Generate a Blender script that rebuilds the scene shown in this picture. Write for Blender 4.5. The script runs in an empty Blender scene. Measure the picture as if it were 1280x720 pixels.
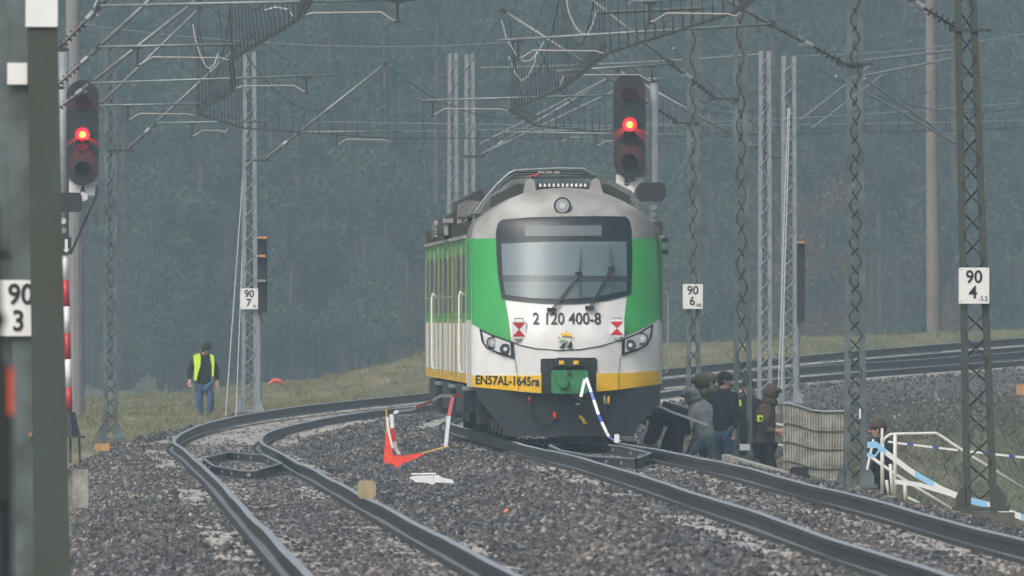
import bpy, bmesh, math, random
import numpy as np
from mathutils import Vector, Matrix, noise
random.seed(7); np.random.seed(7)
R = math.radians
S = bpy.context.scene
COL = S.collection
F = 42000.0; HOR = 398.0; CAMZ = 1.85

# ------------------------------------------------------------------ camera
cam_d = bpy.data.cameras.new('camera'); cam = bpy.data.objects.new('camera', cam_d); COL.objects.link(cam)
cam.location = (0, 0, CAMZ)
cam.rotation_euler = (R(90) + math.atan((HOR - 360) / F), 0, 0)
cam_d.sensor_width = 36; cam_d.lens = 36 * F / 1280
cam_d.clip_start = 1; cam_d.clip_end = 6000
cam_d.dof.use_dof = True; cam_d.dof.focus_distance = 490; cam_d.dof.aperture_fstop = 30
S.camera = cam
# ------------------------------------------------------------------ world and sun
w = bpy.data.worlds.new('World'); S.world = w; w.use_nodes = True
nt = w.node_tree; bg = nt.nodes['Background']
sky = nt.nodes.new('ShaderNodeTexSky'); sky.sky_type = 'NISHITA'; sky.sun_disc = False
SUN_EL, SUN_AZ = 48, 215
sky.sun_elevation = R(SUN_EL); sky.sun_rotation = R(SUN_AZ); sky.dust_density = 6; sky.ozone_density = 1; sky.air_density = 1
hs = nt.nodes.new('ShaderNodeHueSaturation'); hs.inputs['Saturation'].default_value = .62
nt.links.new(sky.outputs[0], hs.inputs['Color']); nt.links.new(hs.outputs[0], bg.inputs[0])
bg.inputs[1].default_value = .15
sd = bpy.data.lights.new('sun', 'SUN'); sun = bpy.data.objects.new('sun', sd); COL.objects.link(sun)
sd.energy = 1.1; sd.angle = R(30); sd.color = (1, .98, .95)
az = R(SUN_AZ); el = R(SUN_EL)
sun_dir = Vector((math.sin(az) * math.cos(el), math.cos(az) * math.cos(el), math.sin(el)))
sun.rotation_euler = sun_dir.to_track_quat('Z', 'Y').to_euler()
S.view_settings.view_transform = 'Standard'; S.view_settings.look = 'None'
S.view_settings.exposure = .24; S.view_settings.gamma = 1; S.view_settings.use_curve_mapping = False
S.cycles.volume_bounces = 0; S.cycles.max_bounces = 5; S.cycles.diffuse_bounces = 2; S.cycles.glossy_bounces = 2; S.cycles.use_denoising = True
S.cycles.volume_max_steps = 64
HAZE_DENSITY = .00050
HAZE_COLOR = (.285, .40, .445)

# ------------------------------------------------------------------ helpers
def mat(name, c, rough=.6, metal=0, var=.0, vscale=3., c2=None, bump=0., bscale=30., emit=None, es=0, alpha=1, spec=.5, rnd=0, stretch=(1, 1, 1)):
    m = bpy.data.materials.new(name); m.use_nodes = True; n = m.node_tree; b = n.nodes['Principled BSDF']
    b.inputs['Base Color'].default_value = (*c, 1); b.inputs['Roughness'].default_value = rough
    b.inputs['Metallic'].default_value = metal; b.inputs['Specular IOR Level'].default_value = spec
    tc = n.nodes.new('ShaderNodeTexCoord'); mp = n.nodes.new('ShaderNodeMapping')
    mp.inputs['Scale'].default_value = stretch
    n.links.new(tc.outputs['Object'], mp.inputs[0])
    if var or c2:
        nz = n.nodes.new('ShaderNodeTexNoise'); nz.inputs['Scale'].default_value = vscale; nz.inputs['Detail'].default_value = 6
        n.links.new(mp.outputs[0], nz.inputs['Vector'])
        r = n.nodes.new('ShaderNodeValToRGB'); r.color_ramp.elements[0].position = .34; r.color_ramp.elements[1].position = .66
        ca = c if c2 is None else c2
        r.color_ramp.elements[0].color = (*[v * (1 - var) for v in ca], 1); r.color_ramp.elements[1].color = (*[min(1, v * (1 + var)) for v in c], 1)
        n.links.new(nz.outputs['Fac'], r.inputs[0])
        out = r.outputs[0]
        if rnd:
            oi = n.nodes.new('ShaderNodeObjectInfo'); h = n.nodes.new('ShaderNodeHueSaturation')
            mr = n.nodes.new('ShaderNodeMapRange'); mr.inputs['To Min'].default_value = 1 - rnd; mr.inputs['To Max'].default_value = 1 + rnd
            n.links.new(oi.outputs['Random'], mr.inputs['Value']); n.links.new(mr.outputs[0], h.inputs['Value']); n.links.new(out, h.inputs['Color']); out = h.outputs[0]
        n.links.new(out, b.inputs['Base Color'])
    if bump:
        nz = n.nodes.new('ShaderNodeTexNoise'); nz.inputs['Scale'].default_value = bscale; nz.inputs['Detail'].default_value = 5
        n.links.new(mp.outputs[0], nz.inputs['Vector'])
        bp = n.nodes.new('ShaderNodeBump'); bp.inputs['Strength'].default_value = bump; bp.inputs['Distance'].default_value = .02
        n.links.new(nz.outputs['Fac'], bp.inputs['Height']); n.links.new(bp.outputs[0], b.inputs['Normal'])
    if emit:
        b.inputs['Emission Color'].default_value = (*emit, 1); b.inputs['Emission Strength'].default_value = es
    if alpha < 1: b.inputs['Alpha'].default_value = alpha
    return m

M = dict(
    white=mat('white_paint', (.79, .80, .80), .35, var=.06, vscale=2, c2=(.68, .69, .68), stretch=(1, 1, .4)),
    green=mat('green_paint', (.045, .36, .09), .35, var=.07, vscale=2),
    yellow=mat('yellow_paint', (.82, .49, .015), .4, var=.1, vscale=3),
    silver=mat('silver_paint', (.40, .41, .40), .45, var=.06, vscale=1.6, c2=(.20, .195, .18)),
    dirtysilver=mat('dirty_silver_paint', (.22, .22, .21), .5, var=.15, vscale=2.5, c2=(.10, .097, .088)),
    roofdark=mat('roof_equipment_paint', (.035, .036, .035), .6, var=.2, vscale=4),
    slate=mat('slate_plastic', (.016, .022, .029), .45, var=.15, vscale=3),
    black=mat('black_rubber', (.012, .013, .015), .5),
    screen=mat('windscreen_surround', (.009, .014, .02), .35, var=.05),
    blind=mat('cab_blind', (.44, .46, .47), .7, var=.06, vscale=1.5),
    cabdark=mat('cab_interior', (.045, .055, .06), .8, var=.2, vscale=2),
    cablight=mat('cab_desk', (.26, .29, .30), .7, var=.1),
    display=mat('destination_display', (.14, .16, .175), .3, var=.05),
    sidewin=mat('side_window_glass', (.03, .035, .04), .12),
    gold=mat('dusty_door_edge', (.34, .27, .14), .6, var=.2, vscale=6),
    coupler=mat('coupler_green_paint', (.03, .20, .075), .5, var=.2, vscale=8),
    lamp=mat('lamp_glass', (.38, .40, .42), .15),
    lampdark=mat('lamp_reflector', (.12, .13, .14), .2, metal=.6),
    lampshell=mat('lamp_housing', (.6, .62, .63), .3),
    red=mat('red_paint', (.5, .02, .03), .4, var=.1),
    signwhite=mat('sign_white_enamel', (.78, .79, .78), .4, var=.04, vscale=6),
    signblack=mat('sign_black_print', (.012, .012, .014), .5),
    galv=mat('galvanised_steel', (.24, .27, .29), .5, metal=.1, var=.12, vscale=5),
    mast=mat('grey_mast_paint', (.105, .135, .14), .6, var=.2, vscale=3, c2=(.075, .09, .09)),
    mastolive=mat('olive_mast_paint', (.040, .055, .046), .7, var=.2, vscale=2.5, c2=(.058, .060, .046)),
    lacing=mat('dark_lacing_steel', (.05, .055, .055), .6, var=.2),
    tube=mat('cantilever_tube_steel', (.20, .225, .23), .45, metal=.3, var=.2, vscale=8),
    darksteel=mat('dark_steel', (.035, .038, .04), .55, var=.2, vscale=8),
    ins=mat('brown_insulator', (.035, .025, .02), .3),
    arm=mat('pale_steady_arm', (.40, .37, .33), .5),
    wire=mat('dark_wire', (.05, .055, .055), .6),
    palewire=mat('pale_wire', (.5, .52, .52), .5),
    concrete=mat('weathered_concrete', (.34, .33, .295), .9, var=.15, vscale=6, c2=(.22, .21, .18), bump=.4),
    sleeper=mat('dusty_sleeper_concrete', (.46, .44, .41), .9, var=.2, vscale=4, c2=(.3, .29, .27)),
    railside=mat('rail_side_steel', (.026, .030, .034), .5, var=.25, vscale=.8, c2=(.018, .019, .021), stretch=(4, .25, 4)),
    railtop=mat('rail_running_surface', (.33, .36, .39), .3, metal=.25, var=.1, vscale=2),
    railfoot=mat('rail_foot_steel', (.12, .13, .14), .45, var=.2, vscale=1.5, stretch=(4, .3, 4)),
    orange=mat('orange_red_net', (.85, .075, .04), .6, var=.15, vscale=12),
    yellowpole=mat('yellow_pole', (.55, .36, .08), .5),
    tapewhite=mat('barrier_tape_white', (.78, .78, .79), .35),
    tapered=mat('barrier_tape_red', (.6, .03, .03), .35),
    tapeblue=mat('barrier_tape_blue', (.04, .09, .42), .35),
    tapesky=mat('barrier_tape_light_blue', (.30, .58, .85), .35),
    stone=mat('ballast_stone', (.112, .112, .112), .65, var=.3, vscale=9, c2=(.032, .033, .034), rnd=.5),
    grassm=mat('grass_blades', (.125, .135, .06), .8, var=.3, vscale=.25, c2=(.26, .21, .12)),
    weed=mat('bank_weeds', (.07, .09, .045), .8, var=.3, vscale=.3, c2=(.13, .105, .07)),
    bark=mat('pine_bark', (.10, .075, .062), .9, var=.3, vscale=1.5),
    pine=mat('pine_needles', (.068, .092, .064), .8, var=.12, vscale=.3, c2=(.055, .076, .056), rnd=.12),
    leafg=mat('understorey_leaves', (.078, .096, .066), .8, var=.12, vscale=.4, c2=(.06, .078, .055), rnd=.15),
    leafr=mat('russet_leaves', (.17, .09, .07), .8, var=.3, vscale=.6, rnd=.2),
    wood=mat('orange_brown_wood', (.50, .26, .10), .8, var=.15, vscale=6),
    polebrown=mat('weathered_pole', (.21, .185, .17), .9, var=.15, vscale=1),
    signalhead=mat('signal_head_black', (.02, .022, .026), .5),
    lens_off=mat('dark_signal_lens', (.03, .028, .034), .15),
    red_core=mat('red_lamp_core', (.5, 0, 0), .4, emit=(1, .16, .01), es=6),
    red_ring=mat('red_lamp_lens', (.4, 0, .02), .4, emit=(1, .012, .03), es=2.6),
    skin=mat('skin', (.52, .32, .25), .6),
    hivis=mat('hi_vis_yellow', (.62, .95, .03), .6, var=.08, vscale=8),
    hair=mat('dark_hair', (.03, .025, .02), .8),
)
M['footing'] = mat('dark_footing_concrete', (.11, .10, .09), .95, var=.3, vscale=5)
def stone_tints(m):
    n = m.node_tree; b = n.nodes['Principled BSDF']; src = b.inputs['Base Color'].links[0].from_socket
    oi = n.nodes.new('ShaderNodeObjectInfo'); r = n.nodes.new('ShaderNodeValToRGB'); e = r.color_ramp.elements
    e[0].color = (.42, .44, .48, 1); e[1].color = (2.5, 2.5, 2.5, 1); k = e.new(.5); k.color = (.80, .79, .81, 1); k = e.new(.85); k.color = (1.15, 1.13, 1.12, 1)
    g = n.nodes.new('ShaderNodeNewGeometry'); mp = n.nodes.new('ShaderNodeMapping'); mp.inputs['Scale'].default_value = (1, .06, 1); nz = n.nodes.new('ShaderNodeTexNoise'); nz.inputs['Scale'].default_value = .8; nz.inputs['Detail'].default_value = 4
    r2 = n.nodes.new('ShaderNodeValToRGB'); r2.color_ramp.elements[0].position = .38; r2.color_ramp.elements[1].position = .62; r2.color_ramp.elements[0].color = (.72, .74, .80, 1); r2.color_ramp.elements[1].color = (1.14, 1.04, .95, 1)
    n.links.new(g.outputs['Position'], mp.inputs[0]); n.links.new(mp.outputs[0], nz.inputs[0]); n.links.new(nz.outputs[0], r2.inputs[0]); n.links.new(oi.outputs['Random'], r.inputs[0])
    a = n.nodes.new('ShaderNodeMix'); a.data_type = 'RGBA'; a.blend_type = 'MULTIPLY'; a.inputs[0].default_value = 1; c = n.nodes.new('ShaderNodeMix'); c.data_type = 'RGBA'; c.blend_type = 'MULTIPLY'; c.inputs[0].default_value = 1
    n.links.new(src, a.inputs[6]); n.links.new(r.outputs[0], a.inputs[7]); n.links.new(a.outputs[2], c.inputs[6]); n.links.new(r2.outputs[0], c.inputs[7]); n.links.new(c.outputs[2], b.inputs['Base Color'])
stone_tints(M['stone'])
def cloth(name, c, c2=None): return mat(name, c, .9, var=.2, vscale=7, c2=c2, bump=.5, bscale=14)
CL = dict(navy=cloth('navy_jacket_cloth', (.012, .016, .024)), black=cloth('black_cloth', (.012, .013, .016)), jeans=cloth('blue_jeans', (.055, .10, .19), (.04, .075, .14)),
          palejeans=cloth('faded_jeans', (.09, .125, .17), (.05, .07, .11)),
          grey=cloth('light_grey_cloth', (.26, .29, .30)), olive=cloth('olive_cloth', (.085, .08, .055)), brown=cloth('brown_cloth', (.075, .048, .042)), tan=cloth('tan_cloth', (.12, .095, .06)))

WO = {}
def P(px, py, D): return Vector(((px - 640) * D / F, D, CAMZ + (HOR - py) * D / F))
def tag(o, label=None, cat=None, group=None, kind=None):
    if label: o['label'] = label
    if cat: o['category'] = cat
    if group: o['group'] = group
    if kind: o['kind'] = kind
    return o
def empty(name, loc, rz=0, label=None, cat=None, group=None):
    o = bpy.data.objects.new(name, None); COL.objects.link(o); o.location = loc; o.rotation_euler = (0, 0, rz); o.empty_display_size = .2
    WO[o.name] = Vector(loc) if rz == 0 else Vector((0, 0, 0))
    return tag(o, label, cat, group)
class MB:
    def __init__(s): s.v = []; s.f = []; s.m = []
    def add(s, vs, fs, mi=0):
        b = len(s.v); s.v += [tuple(p) for p in vs]; s.f += [tuple(b + i for i in f) for f in fs]; s.m += [mi] * len(fs)
    def box(s, c, d, mi=0, rz=0, ry=0):
        c = Vector(c); h = [x / 2 for x in d]; mt = Matrix.Rotation(rz, 3, 'Z') @ Matrix.Rotation(ry, 3, 'Y')
        vs = [c + mt @ Vector((sx * h[0], sy * h[1], sz * h[2])) for sx in (-1, 1) for sy in (-1, 1) for sz in (-1, 1)]
        s.add(vs, [(0, 1, 3, 2), (4, 6, 7, 5), (0, 4, 5, 1), (2, 3, 7, 6), (0, 2, 6, 4), (1, 5, 7, 3)], mi); return s
    def bevbox(s, c, d, b, mi=0):   # chamfered in the x-z outline
        x, z = d[0] / 2, d[2] / 2
        poly = [(-x + b, -z), (x - b, -z), (x, -z + b), (x, z - b), (x - b, z), (-x + b, z), (-x, z - b), (-x, -z + b)]
        return s.prism([(c[0] + p[0], c[2] + p[1]) for p in poly], c[1] - d[1] / 2, c[1] + d[1] / 2, mi)
    def prism(s, poly, y0, y1, mi=0):
        n = len(poly)
        vs = [(x, y0, z) for x, z in poly] + [(x, y1, z) for x, z in poly]
        fs = [tuple(range(n)), tuple(range(2 * n - 1, n - 1, -1))] + [(i, i + n, (i + 1) % n + n, (i + 1) % n) for i in range(n)]
        s.add(vs, fs, mi); return s
    def tube(s, pts, r, n=6, mi=0, caps=True):
        pts = [Vector(p) for p in pts]; rings = []
        rr = r if isinstance(r, (list, tuple)) else [r] * len(pts)
        up0 = None
        for i, p in enumerate(pts):
            a = pts[max(0, i - 1)]; b = pts[min(len(pts) - 1, i + 1)]; t = (b - a).normalized()
            if up0 is None:
                up0 = Vector((0, 0, 1)) if abs(t.z) < .9 else Vector((0, 1, 0))
            u = t.cross(up0)
            if u.length < 1e-4: u = t.cross(Vector((1, 0, 0)))
            u.normalize(); v = u.cross(t).normalized(); up0 = v
            rings.append([p + (u * math.cos(2 * math.pi * k / n) + v * math.sin(2 * math.pi * k / n)) * rr[i] for k in range(n)])
        vs = [q for g in rings for q in g]; fs = []
        for i in range(len(pts) - 1):
            for k in range(n):
                fs.append((i * n + k, i * n + (k + 1) % n, (i + 1) * n + (k + 1) % n, (i + 1) * n + k))
        if caps: fs += [tuple(range(n - 1, -1, -1)), tuple((len(pts) - 1) * n + k for k in range(n))]
        s.add(vs, fs, mi); return s
    def ribbon(s, pts, wdt, nrm=(0, 0, 1), mi=0, th=.003):
        pts = [Vector(p) for p in pts]; vs = []; nv = Vector(nrm).normalized()
        for p in pts:
            vs += [p - nv * wdt / 2 + Vector((0, -th / 2, 0)), p + nv * wdt / 2 + Vector((0, -th / 2, 0)), p + nv * wdt / 2 + Vector((0, th / 2, 0)), p - nv * wdt / 2 + Vector((0, th / 2, 0))]
        fs = []
        for i in range(len(pts) - 1):
            for k in range(4): fs.append((4 * i + k, 4 * i + (k + 1) % 4, 4 * i + 4 + (k + 1) % 4, 4 * i + 4 + k))
        fs += [(0, 3, 2, 1), tuple(4 * (len(pts) - 1) + k for k in range(4))]
        s.add(vs, fs, mi); return s
    def disc(s, c, r, th, n=20, mi=0, r2=None):   # axis along y, front at c.y
        r2 = r if r2 is None else r2
        c = Vector(c); a = [c + Vector((math.cos(2 * math.pi * k / n) * r, 0, math.sin(2 * math.pi * k / n) * r)) for k in range(n)]
        b = [c + Vector((math.cos(2 * math.pi * k / n) * r2, th, math.sin(2 * math.pi * k / n) * r2)) for k in range(n)]
        s.add(a + b, [tuple(range(n)), tuple(range(2 * n - 1, n - 1, -1))] + [(k, k + n, (k + 1) % n + n, (k + 1) % n) for k in range(n)], mi); return s
    def build(s, name, mats, parent=None, smooth=False):
        me = bpy.data.meshes.new(name); me.from_pydata(s.v, [], s.f)
        if not isinstance(mats, (list, tuple)): mats = [mats]
        for m in mats: me.materials.append(m)
        me.polygons.foreach_set('material_index', s.m)
        if smooth: me.polygons.foreach_set('use_smooth', [True] * len(me.polygons))
        bm = bmesh.new(); bm.from_mesh(me); bmesh.ops.recalc_face_normals(bm, faces=bm.faces)
        o = bpy.data.objects.new(name, me); COL.objects.link(o)
        if parent is not None:
            o.parent = parent; off = WO[parent.name]; WO[o.name] = off
            bmesh.ops.translate(bm, verts=bm.verts, vec=-off)
        else: 
            c = Vector((sum(v[0] for v in s.v), sum(v[1] for v in s.v), 0)) / len(s.v); c.z = min(v[2] for v in s.v)
            bmesh.ops.translate(bm, verts=bm.verts, vec=-c); o.location = c; WO[o.name] = c
        bm.to_mesh(me); bm.free()
        return o
def text(st, cap, m, parent, c, wscale=.85, ang=0, wt=.0, conform=None):
    cu = bpy.data.curves.new('letters', 'FONT'); cu.body = st; cu.size = cap / .69; cu.align_x = 'CENTER'; cu.align_y = 'CENTER'; cu.extrude = .002; cu.offset = wt
    cu.resolution_u = 4
    tmp = bpy.data.objects.new('tmp', cu); COL.objects.link(tmp)
    dg = bpy.context.evaluated_depsgraph_get(); dg.update()
    me = bpy.data.meshes.new_from_object(tmp.evaluated_get(dg)); bpy.data.objects.remove(tmp)
    me.materials.clear(); me.materials.append(m)
    c = Vector(c) - WO[parent.name]
    mt = Matrix.Translation(c) @ Matrix.Rotation(ang, 4, 'Y') @ Matrix.Rotation(R(90), 4, 'X') @ Matrix.Diagonal((wscale, 1, 1, 1))
    me.transform(mt)
    if conform:
        for v in me.vertices: v.co.y = ysurf(v.co.x, v.co.z) - conform + (v.co.y - c.y)
    o = bpy.data.objects.new('lettering', me); COL.objects.link(o); o.parent = parent; WO[o.name] = WO[parent.name]; return o

# ------------------------------------------------------------------ track alignment (D = distance ahead of the camera)
DG = np.arange(0, 1000, 1.0)
def integ(x0, d0, slopes):
    sl = np.interp(DG, [a for a, b in slopes], [b for a, b in slopes]); c = np.cumsum(sl); c = c - np.interp(d0, DG, c) + x0; return c, sl
RC = 1500
kL = [(0, -.0121), (440, -.0121), (520, -.0138), (560, -.0168), (574, -.0166)] + [(574 + u, -.0166 + u / RC) for u in (10, 200, 425)]
kR = [(0, -.0121), (560, -.0121), (578, -.0135)] + [(578 + u, -.0135 + u / RC) for u in (10, 200, 421)]
XLt, SLt = integ(-.70, 241, kL); XRt, SRt = integ(.79, 490, kR)
ZLk = [(0, -1.75), (241, -1.85), (336, -1.98), (439, -2.11), (522, -2.2), (591, -2.13), (659, -1.84), (698, -1.70), (755, -1.31), (826, -.62), (900, .2), (1000, 1.2)]
ZRk = [(0, -1.9), (275, -1.81), (323, -1.77), (409, -1.74), (490, -1.81), (575, -1.83), (655, -1.65), (700, -1.40), (790, -.91), (900, .1), (1000, 1.1)]
def smoothz(k):
    z = np.interp(DG, [a for a, b in k], [b for a, b in k]); ker = np.ones(41) / 41
    zp = np.pad(z, 20, mode='edge'); return np.convolve(zp, ker, mode='valid') + CAMZ
ZLt = smoothz(ZLk); ZRt = smoothz(ZRk)
def XL(D): return np.interp(D, DG, XLt)
def XR(D): return np.interp(D, DG, XRt)
def ZL(D): return np.interp(D, DG, ZLt)
def ZR(D): return np.interp(D, DG, ZRt)
def sm(a, b, x): t = np.clip((x - a) / (b - a), 0, 1); return t * t * (3 - 2 * t)
def lumps(X, D, s=1.):
    return .5 * np.sin(X * 2.1 * s + 1.3 * np.sin(D * .31 * s)) * np.sin(D * .23 * s + 1.7 * np.sin(X * 1.1 * s)) + .5 * np.sin(X * 5.3 * s + D * .9 * s) * np.sin(D * .57 * s - X * 1.9 * s)
def terrain(X, D):     # natural ground away from the tracks (relative to camera height)
    far = np.interp(X, [-30, -11, -5, -2.4, 4, 14, 40], [-2.6, -2.2, -1.6, -1.02, -.72, -.28, -.1])
    t = sm(740, 905, D)
    z = -2.2 * (1 - t) + far * t
    z = np.where(D > 905, far - (D - 905) * .03, z)
    z = np.maximum(z, -4.0)
    return z + .06 * lumps(X, D * .4, .5)
def ground(X, D):
    Dc = np.clip(D, 0, 990)
    xl, xr, zl, zr = XL(Dc), XR(Dc), ZL(Dc) - CAMZ, ZR(Dc) - CAMZ
    oL = xl - X; oR = X - xr
    zin = np.where(X < (xl + xr) / 2, zl, zr)
    prof_l = np.interp(oL, [1.9, 2.7, 4, 9], [-.45, -.55, -.45, -.55])
    prof_r = np.interp(oR, [1.9, 2.4, 3.0, 4.4, 8, 14], [-.45, -.62, -.72, -1.0, -2.2, -3.6])
    T = terrain(X, D)
    gl = zl + prof_l; gr = zr + prof_r
    wl = sm(5, 11, oL); g_left = gl * (1 - wl) + T * wl
    # beyond the curve the left track's outer side meets the rising meadow
    wr = sm(14, 30, oR); g_right = gr * (1 - wr) + (T - 1.5) * wr
    z = np.where(oL > 1.9, g_left, np.where(oR > 1.9, g_right, zin - .45))
    fade = sm(905, 930, D); z = z * (1 - fade) + T * fade
    return z + CAMZ

# ------------------------------------------------------------------ ground sheets
def grid_mesh(name, xs, ys, fz, material, kind='structure'):
    X, Y = np.meshgrid(xs, ys); Z = fz(X, Y); n, m = X.shape
    me = bpy.data.meshes.new(name); co = np.stack([X, Y, Z], -1).reshape(-1, 3).astype(np.float32)
    idx = np.arange(n * m).reshape(n, m); q = np.stack([idx[:-1, :-1], idx[:-1, 1:], idx[1:, 1:], idx[1:, :-1]], -1).reshape(-1, 4)
    me.vertices.add(len(co)); me.vertices.foreach_set('co', co.ravel())
    me.loops.add(q.size); me.loops.foreach_set('vertex_index', q.ravel().astype(np.int32))
    me.polygons.add(len(q)); me.polygons.foreach_set('loop_start', np.arange(0, q.size, 4, dtype=np.int32)); me.polygons.foreach_set('loop_total', np.full(len(q), 4, dtype=np.int32))
    me.update(); me.validate(); me.materials.append(material); me.polygons.foreach_set('use_smooth', [True] * len(me.polygons))
    o = bpy.data.objects.new(name, me); COL.objects.link(o); o['kind'] = kind; return o
def ground_material():
    m = bpy.data.materials.new('meadow_and_bank_soil'); m.use_nodes = True; n = m.node_tree; b = n.nodes['Principled BSDF']; b.inputs['Roughness'].default_value = .95
    g = n.nodes.new('ShaderNodeNewGeometry'); mp = n.nodes.new('ShaderNodeMapping'); mp.inputs['Scale'].default_value = (1, .09, 1)
    n.links.new(g.outputs['Position'], mp.inputs[0])
    a = n.nodes.new('ShaderNodeTexNoise'); a.inputs['Scale'].default_value = .45; a.inputs['Detail'].default_value = 8; a.inputs['Roughness'].default_value = .65
    c = n.nodes.new('ShaderNodeTexNoise'); c.inputs['Scale'].default_value = 5; c.inputs['Detail'].default_value = 5
    n.links.new(mp.outputs[0], a.inputs[0]); n.links.new(mp.outputs[0], c.inputs[0])
    r = n.nodes.new('ShaderNodeValToRGB'); e = r.color_ramp.elements
    e[0].position = .36; e[0].color = (.27, .225, .14, 1); e[1].position = .6; e[1].color = (.12, .132, .065, 1); k = e.new(.47); k.color = (.17, .165, .085, 1)
    n.links.new(a.outputs[0], r.inputs[0])
    mx = n.nodes.new('ShaderNodeMix'); mx.data_type = 'RGBA'; mx.blend_type = 'MULTIPLY'; mx.inputs[0].default_value = .6
    r2 = n.nodes.new('ShaderNodeValToRGB'); r2.color_ramp.elements[0].position = .3; r2.color_ramp.elements[0].color = (.45, .45, .45, 1); r2.color_ramp.elements[1].position = .7; r2.color_ramp.elements[1].color = (1.2, 1.2, 1.2, 1)
    n.links.new(c.outputs[0], r2.inputs[0]); n.links.new(r.outputs[0], mx.inputs[6]); n.links.new(r2.outputs[0], mx.inputs[7]); n.links.new(mx.outputs[2], b.inputs['Base Color'])
    return m
def bed_material():
    m = bpy.data.materials.new('ballast_bed_gravel'); m.use_nodes = True; n = m.node_tree; b = n.nodes['Principled BSDF']; b.inputs['Roughness'].default_value = .9
    g = n.nodes.new('ShaderNodeNewGeometry'); mp = n.nodes.new('ShaderNodeMapping'); mp.inputs['Scale'].default_value = (1, .3, 1)
    n.links.new(g.outputs['Position'], mp.inputs[0])
    v = n.nodes.new('ShaderNodeTexVoronoi'); v.inputs['Scale'].default_value = 14; n.links.new(mp.outputs[0], v.inputs['Vector'])
    r = n.nodes.new('ShaderNodeValToRGB'); e = r.color_ramp.elements; e[0].color = (.05, .05, .052, 1); e[1].color = (.22, .21, .2, 1)
    n.links.new(v.outputs['Color'], r.inputs[0])
    at = n.nodes.new('ShaderNodeAttribute'); at.attribute_name = 'dust'; nz = n.nodes.new('ShaderNodeTexNoise'); nz.inputs['Scale'].default_value = 3; nz.inputs['Detail'].default_value = 5; n.links.new(mp.outputs[0], nz.inputs[0])
    r3 = n.nodes.new('ShaderNodeValToRGB'); r3.color_ramp.elements[0].color = (.16, .155, .15, 1); r3.color_ramp.elements[0].position = .3; r3.color_ramp.elements[1].position = .65; r3.color_ramp.elements[1].color = (.40, .385, .36, 1); n.links.new(nz.outputs[0], r3.inputs[0])
    mm = n.nodes.new('ShaderNodeMix'); mm.data_type = 'RGBA'; n.links.new(at.outputs['Fac'], mm.inputs[0]); n.links.new(r.outputs[0], mm.inputs[6]); n.links.new(r3.outputs[0], mm.inputs[7]); n.links.new(mm.outputs[2], b.inputs['Base Color'])
    bp = n.nodes.new('ShaderNodeBump'); bp.inputs['Distance'].default_value = .03; n.links.new(v.outputs['Distance'], bp.inputs['Height']); n.links.new(bp.outputs[0], b.inputs['Normal'])
    return m
xs = np.concatenate([np.array([-600, -300, -150, -80, -50, -35]), np.arange(-28, 45, .4), np.array([50, 60, 80, 150, 300, 600])])
ys = np.concatenate([np.arange(-100, 230, 15), np.arange(230, 960, 2.5), np.arange(960, 1500, 30), np.array([1600, 1800, 2000, 2300, 2600])])
grid_mesh('ground', xs, ys, ground, ground_material())
def dustf(X, D):
    a = np.minimum(np.abs(X - XL(D)), np.abs(X - XR(D)))
    band = sm(.80, .95, a) * (1 - sm(1.25, 1.5, a)) + .7 * sm(.25, .4, a) * (1 - sm(.55, .66, a))
    pat = sm(-.9, .35, np.sin(D * .062 + X * .35 + 1.3) + .6 * np.sin(D * .19 + X * 1.3) + .35 * np.sin(D * .5 + X * 5))
    return np.clip(band * pat, 0, 1)
# ballast bed: rows follow the tracks
def bed_z(X, D):
    xl, xr, zl, zr = XL(D), XR(D), ZL(D), ZR(D)
    oL = xl - X; oR = X - xr; mid = (X - xl) / np.maximum(xr - xl, .1)
    tz = sm(.35, .65, mid); z = zl * (1 - tz) + zr * tz - .205
    z = z - .012 * (1 - sm(.75, 1.0, np.minimum(np.abs(X - xl), np.abs(X - xr)))); hump = .05 * sm(1.3, 2.0, np.minimum(np.abs(X - xl), np.abs(X - xr)))
    z = z + np.where((mid > 0) & (mid < 1), hump, 0)
    z = z - np.interp(oL, [1.45, 1.9, 2.9], [0, .03, .5]) - np.interp(oR, [1.45, 1.8, 2.6], [0, .03, .5])
    clear = sm(.75, 1.4, np.minimum(np.abs(X - xl), np.abs(X - xr)))
    return z + lumps(X, D) * .022 * (.35 + clear) + lumps(X, D * .33, .6) * .02 * clear
dd = np.arange(150, 930, 1.0); tt = np.linspace(0, 1, 110)
Dm, Tm = np.meshgrid(dd, tt, indexing='ij')
Xm = (XL(Dm) - 2.9) * (1 - Tm) + (XR(Dm) + 2.6) * Tm
Zm = bed_z(Xm, Dm)
def bed():
    me = bpy.data.meshes.new('ballast_bed'); n, m = Xm.shape; co = np.stack([Xm, Dm, Zm], -1).reshape(-1, 3).astype(np.float32)
    idx = np.arange(n * m).reshape(n, m); q = np.stack([idx[:-1, :-1], idx[:-1, 1:], idx[1:, 1:], idx[1:, :-1]], -1).reshape(-1, 4)
    me.from_pydata(co.tolist(), [], q.tolist()); me.materials.append(bed_material())
    at_ = me.attributes.new('dust', 'FLOAT', 'POINT'); at_.data.foreach_set('value', dustf(Xm, Dm).ravel().astype(np.float32))
    o = bpy.data.objects.new('ballast_bed', me); COL.objects.link(o); o['kind'] = 'structure'
bed()

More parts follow.
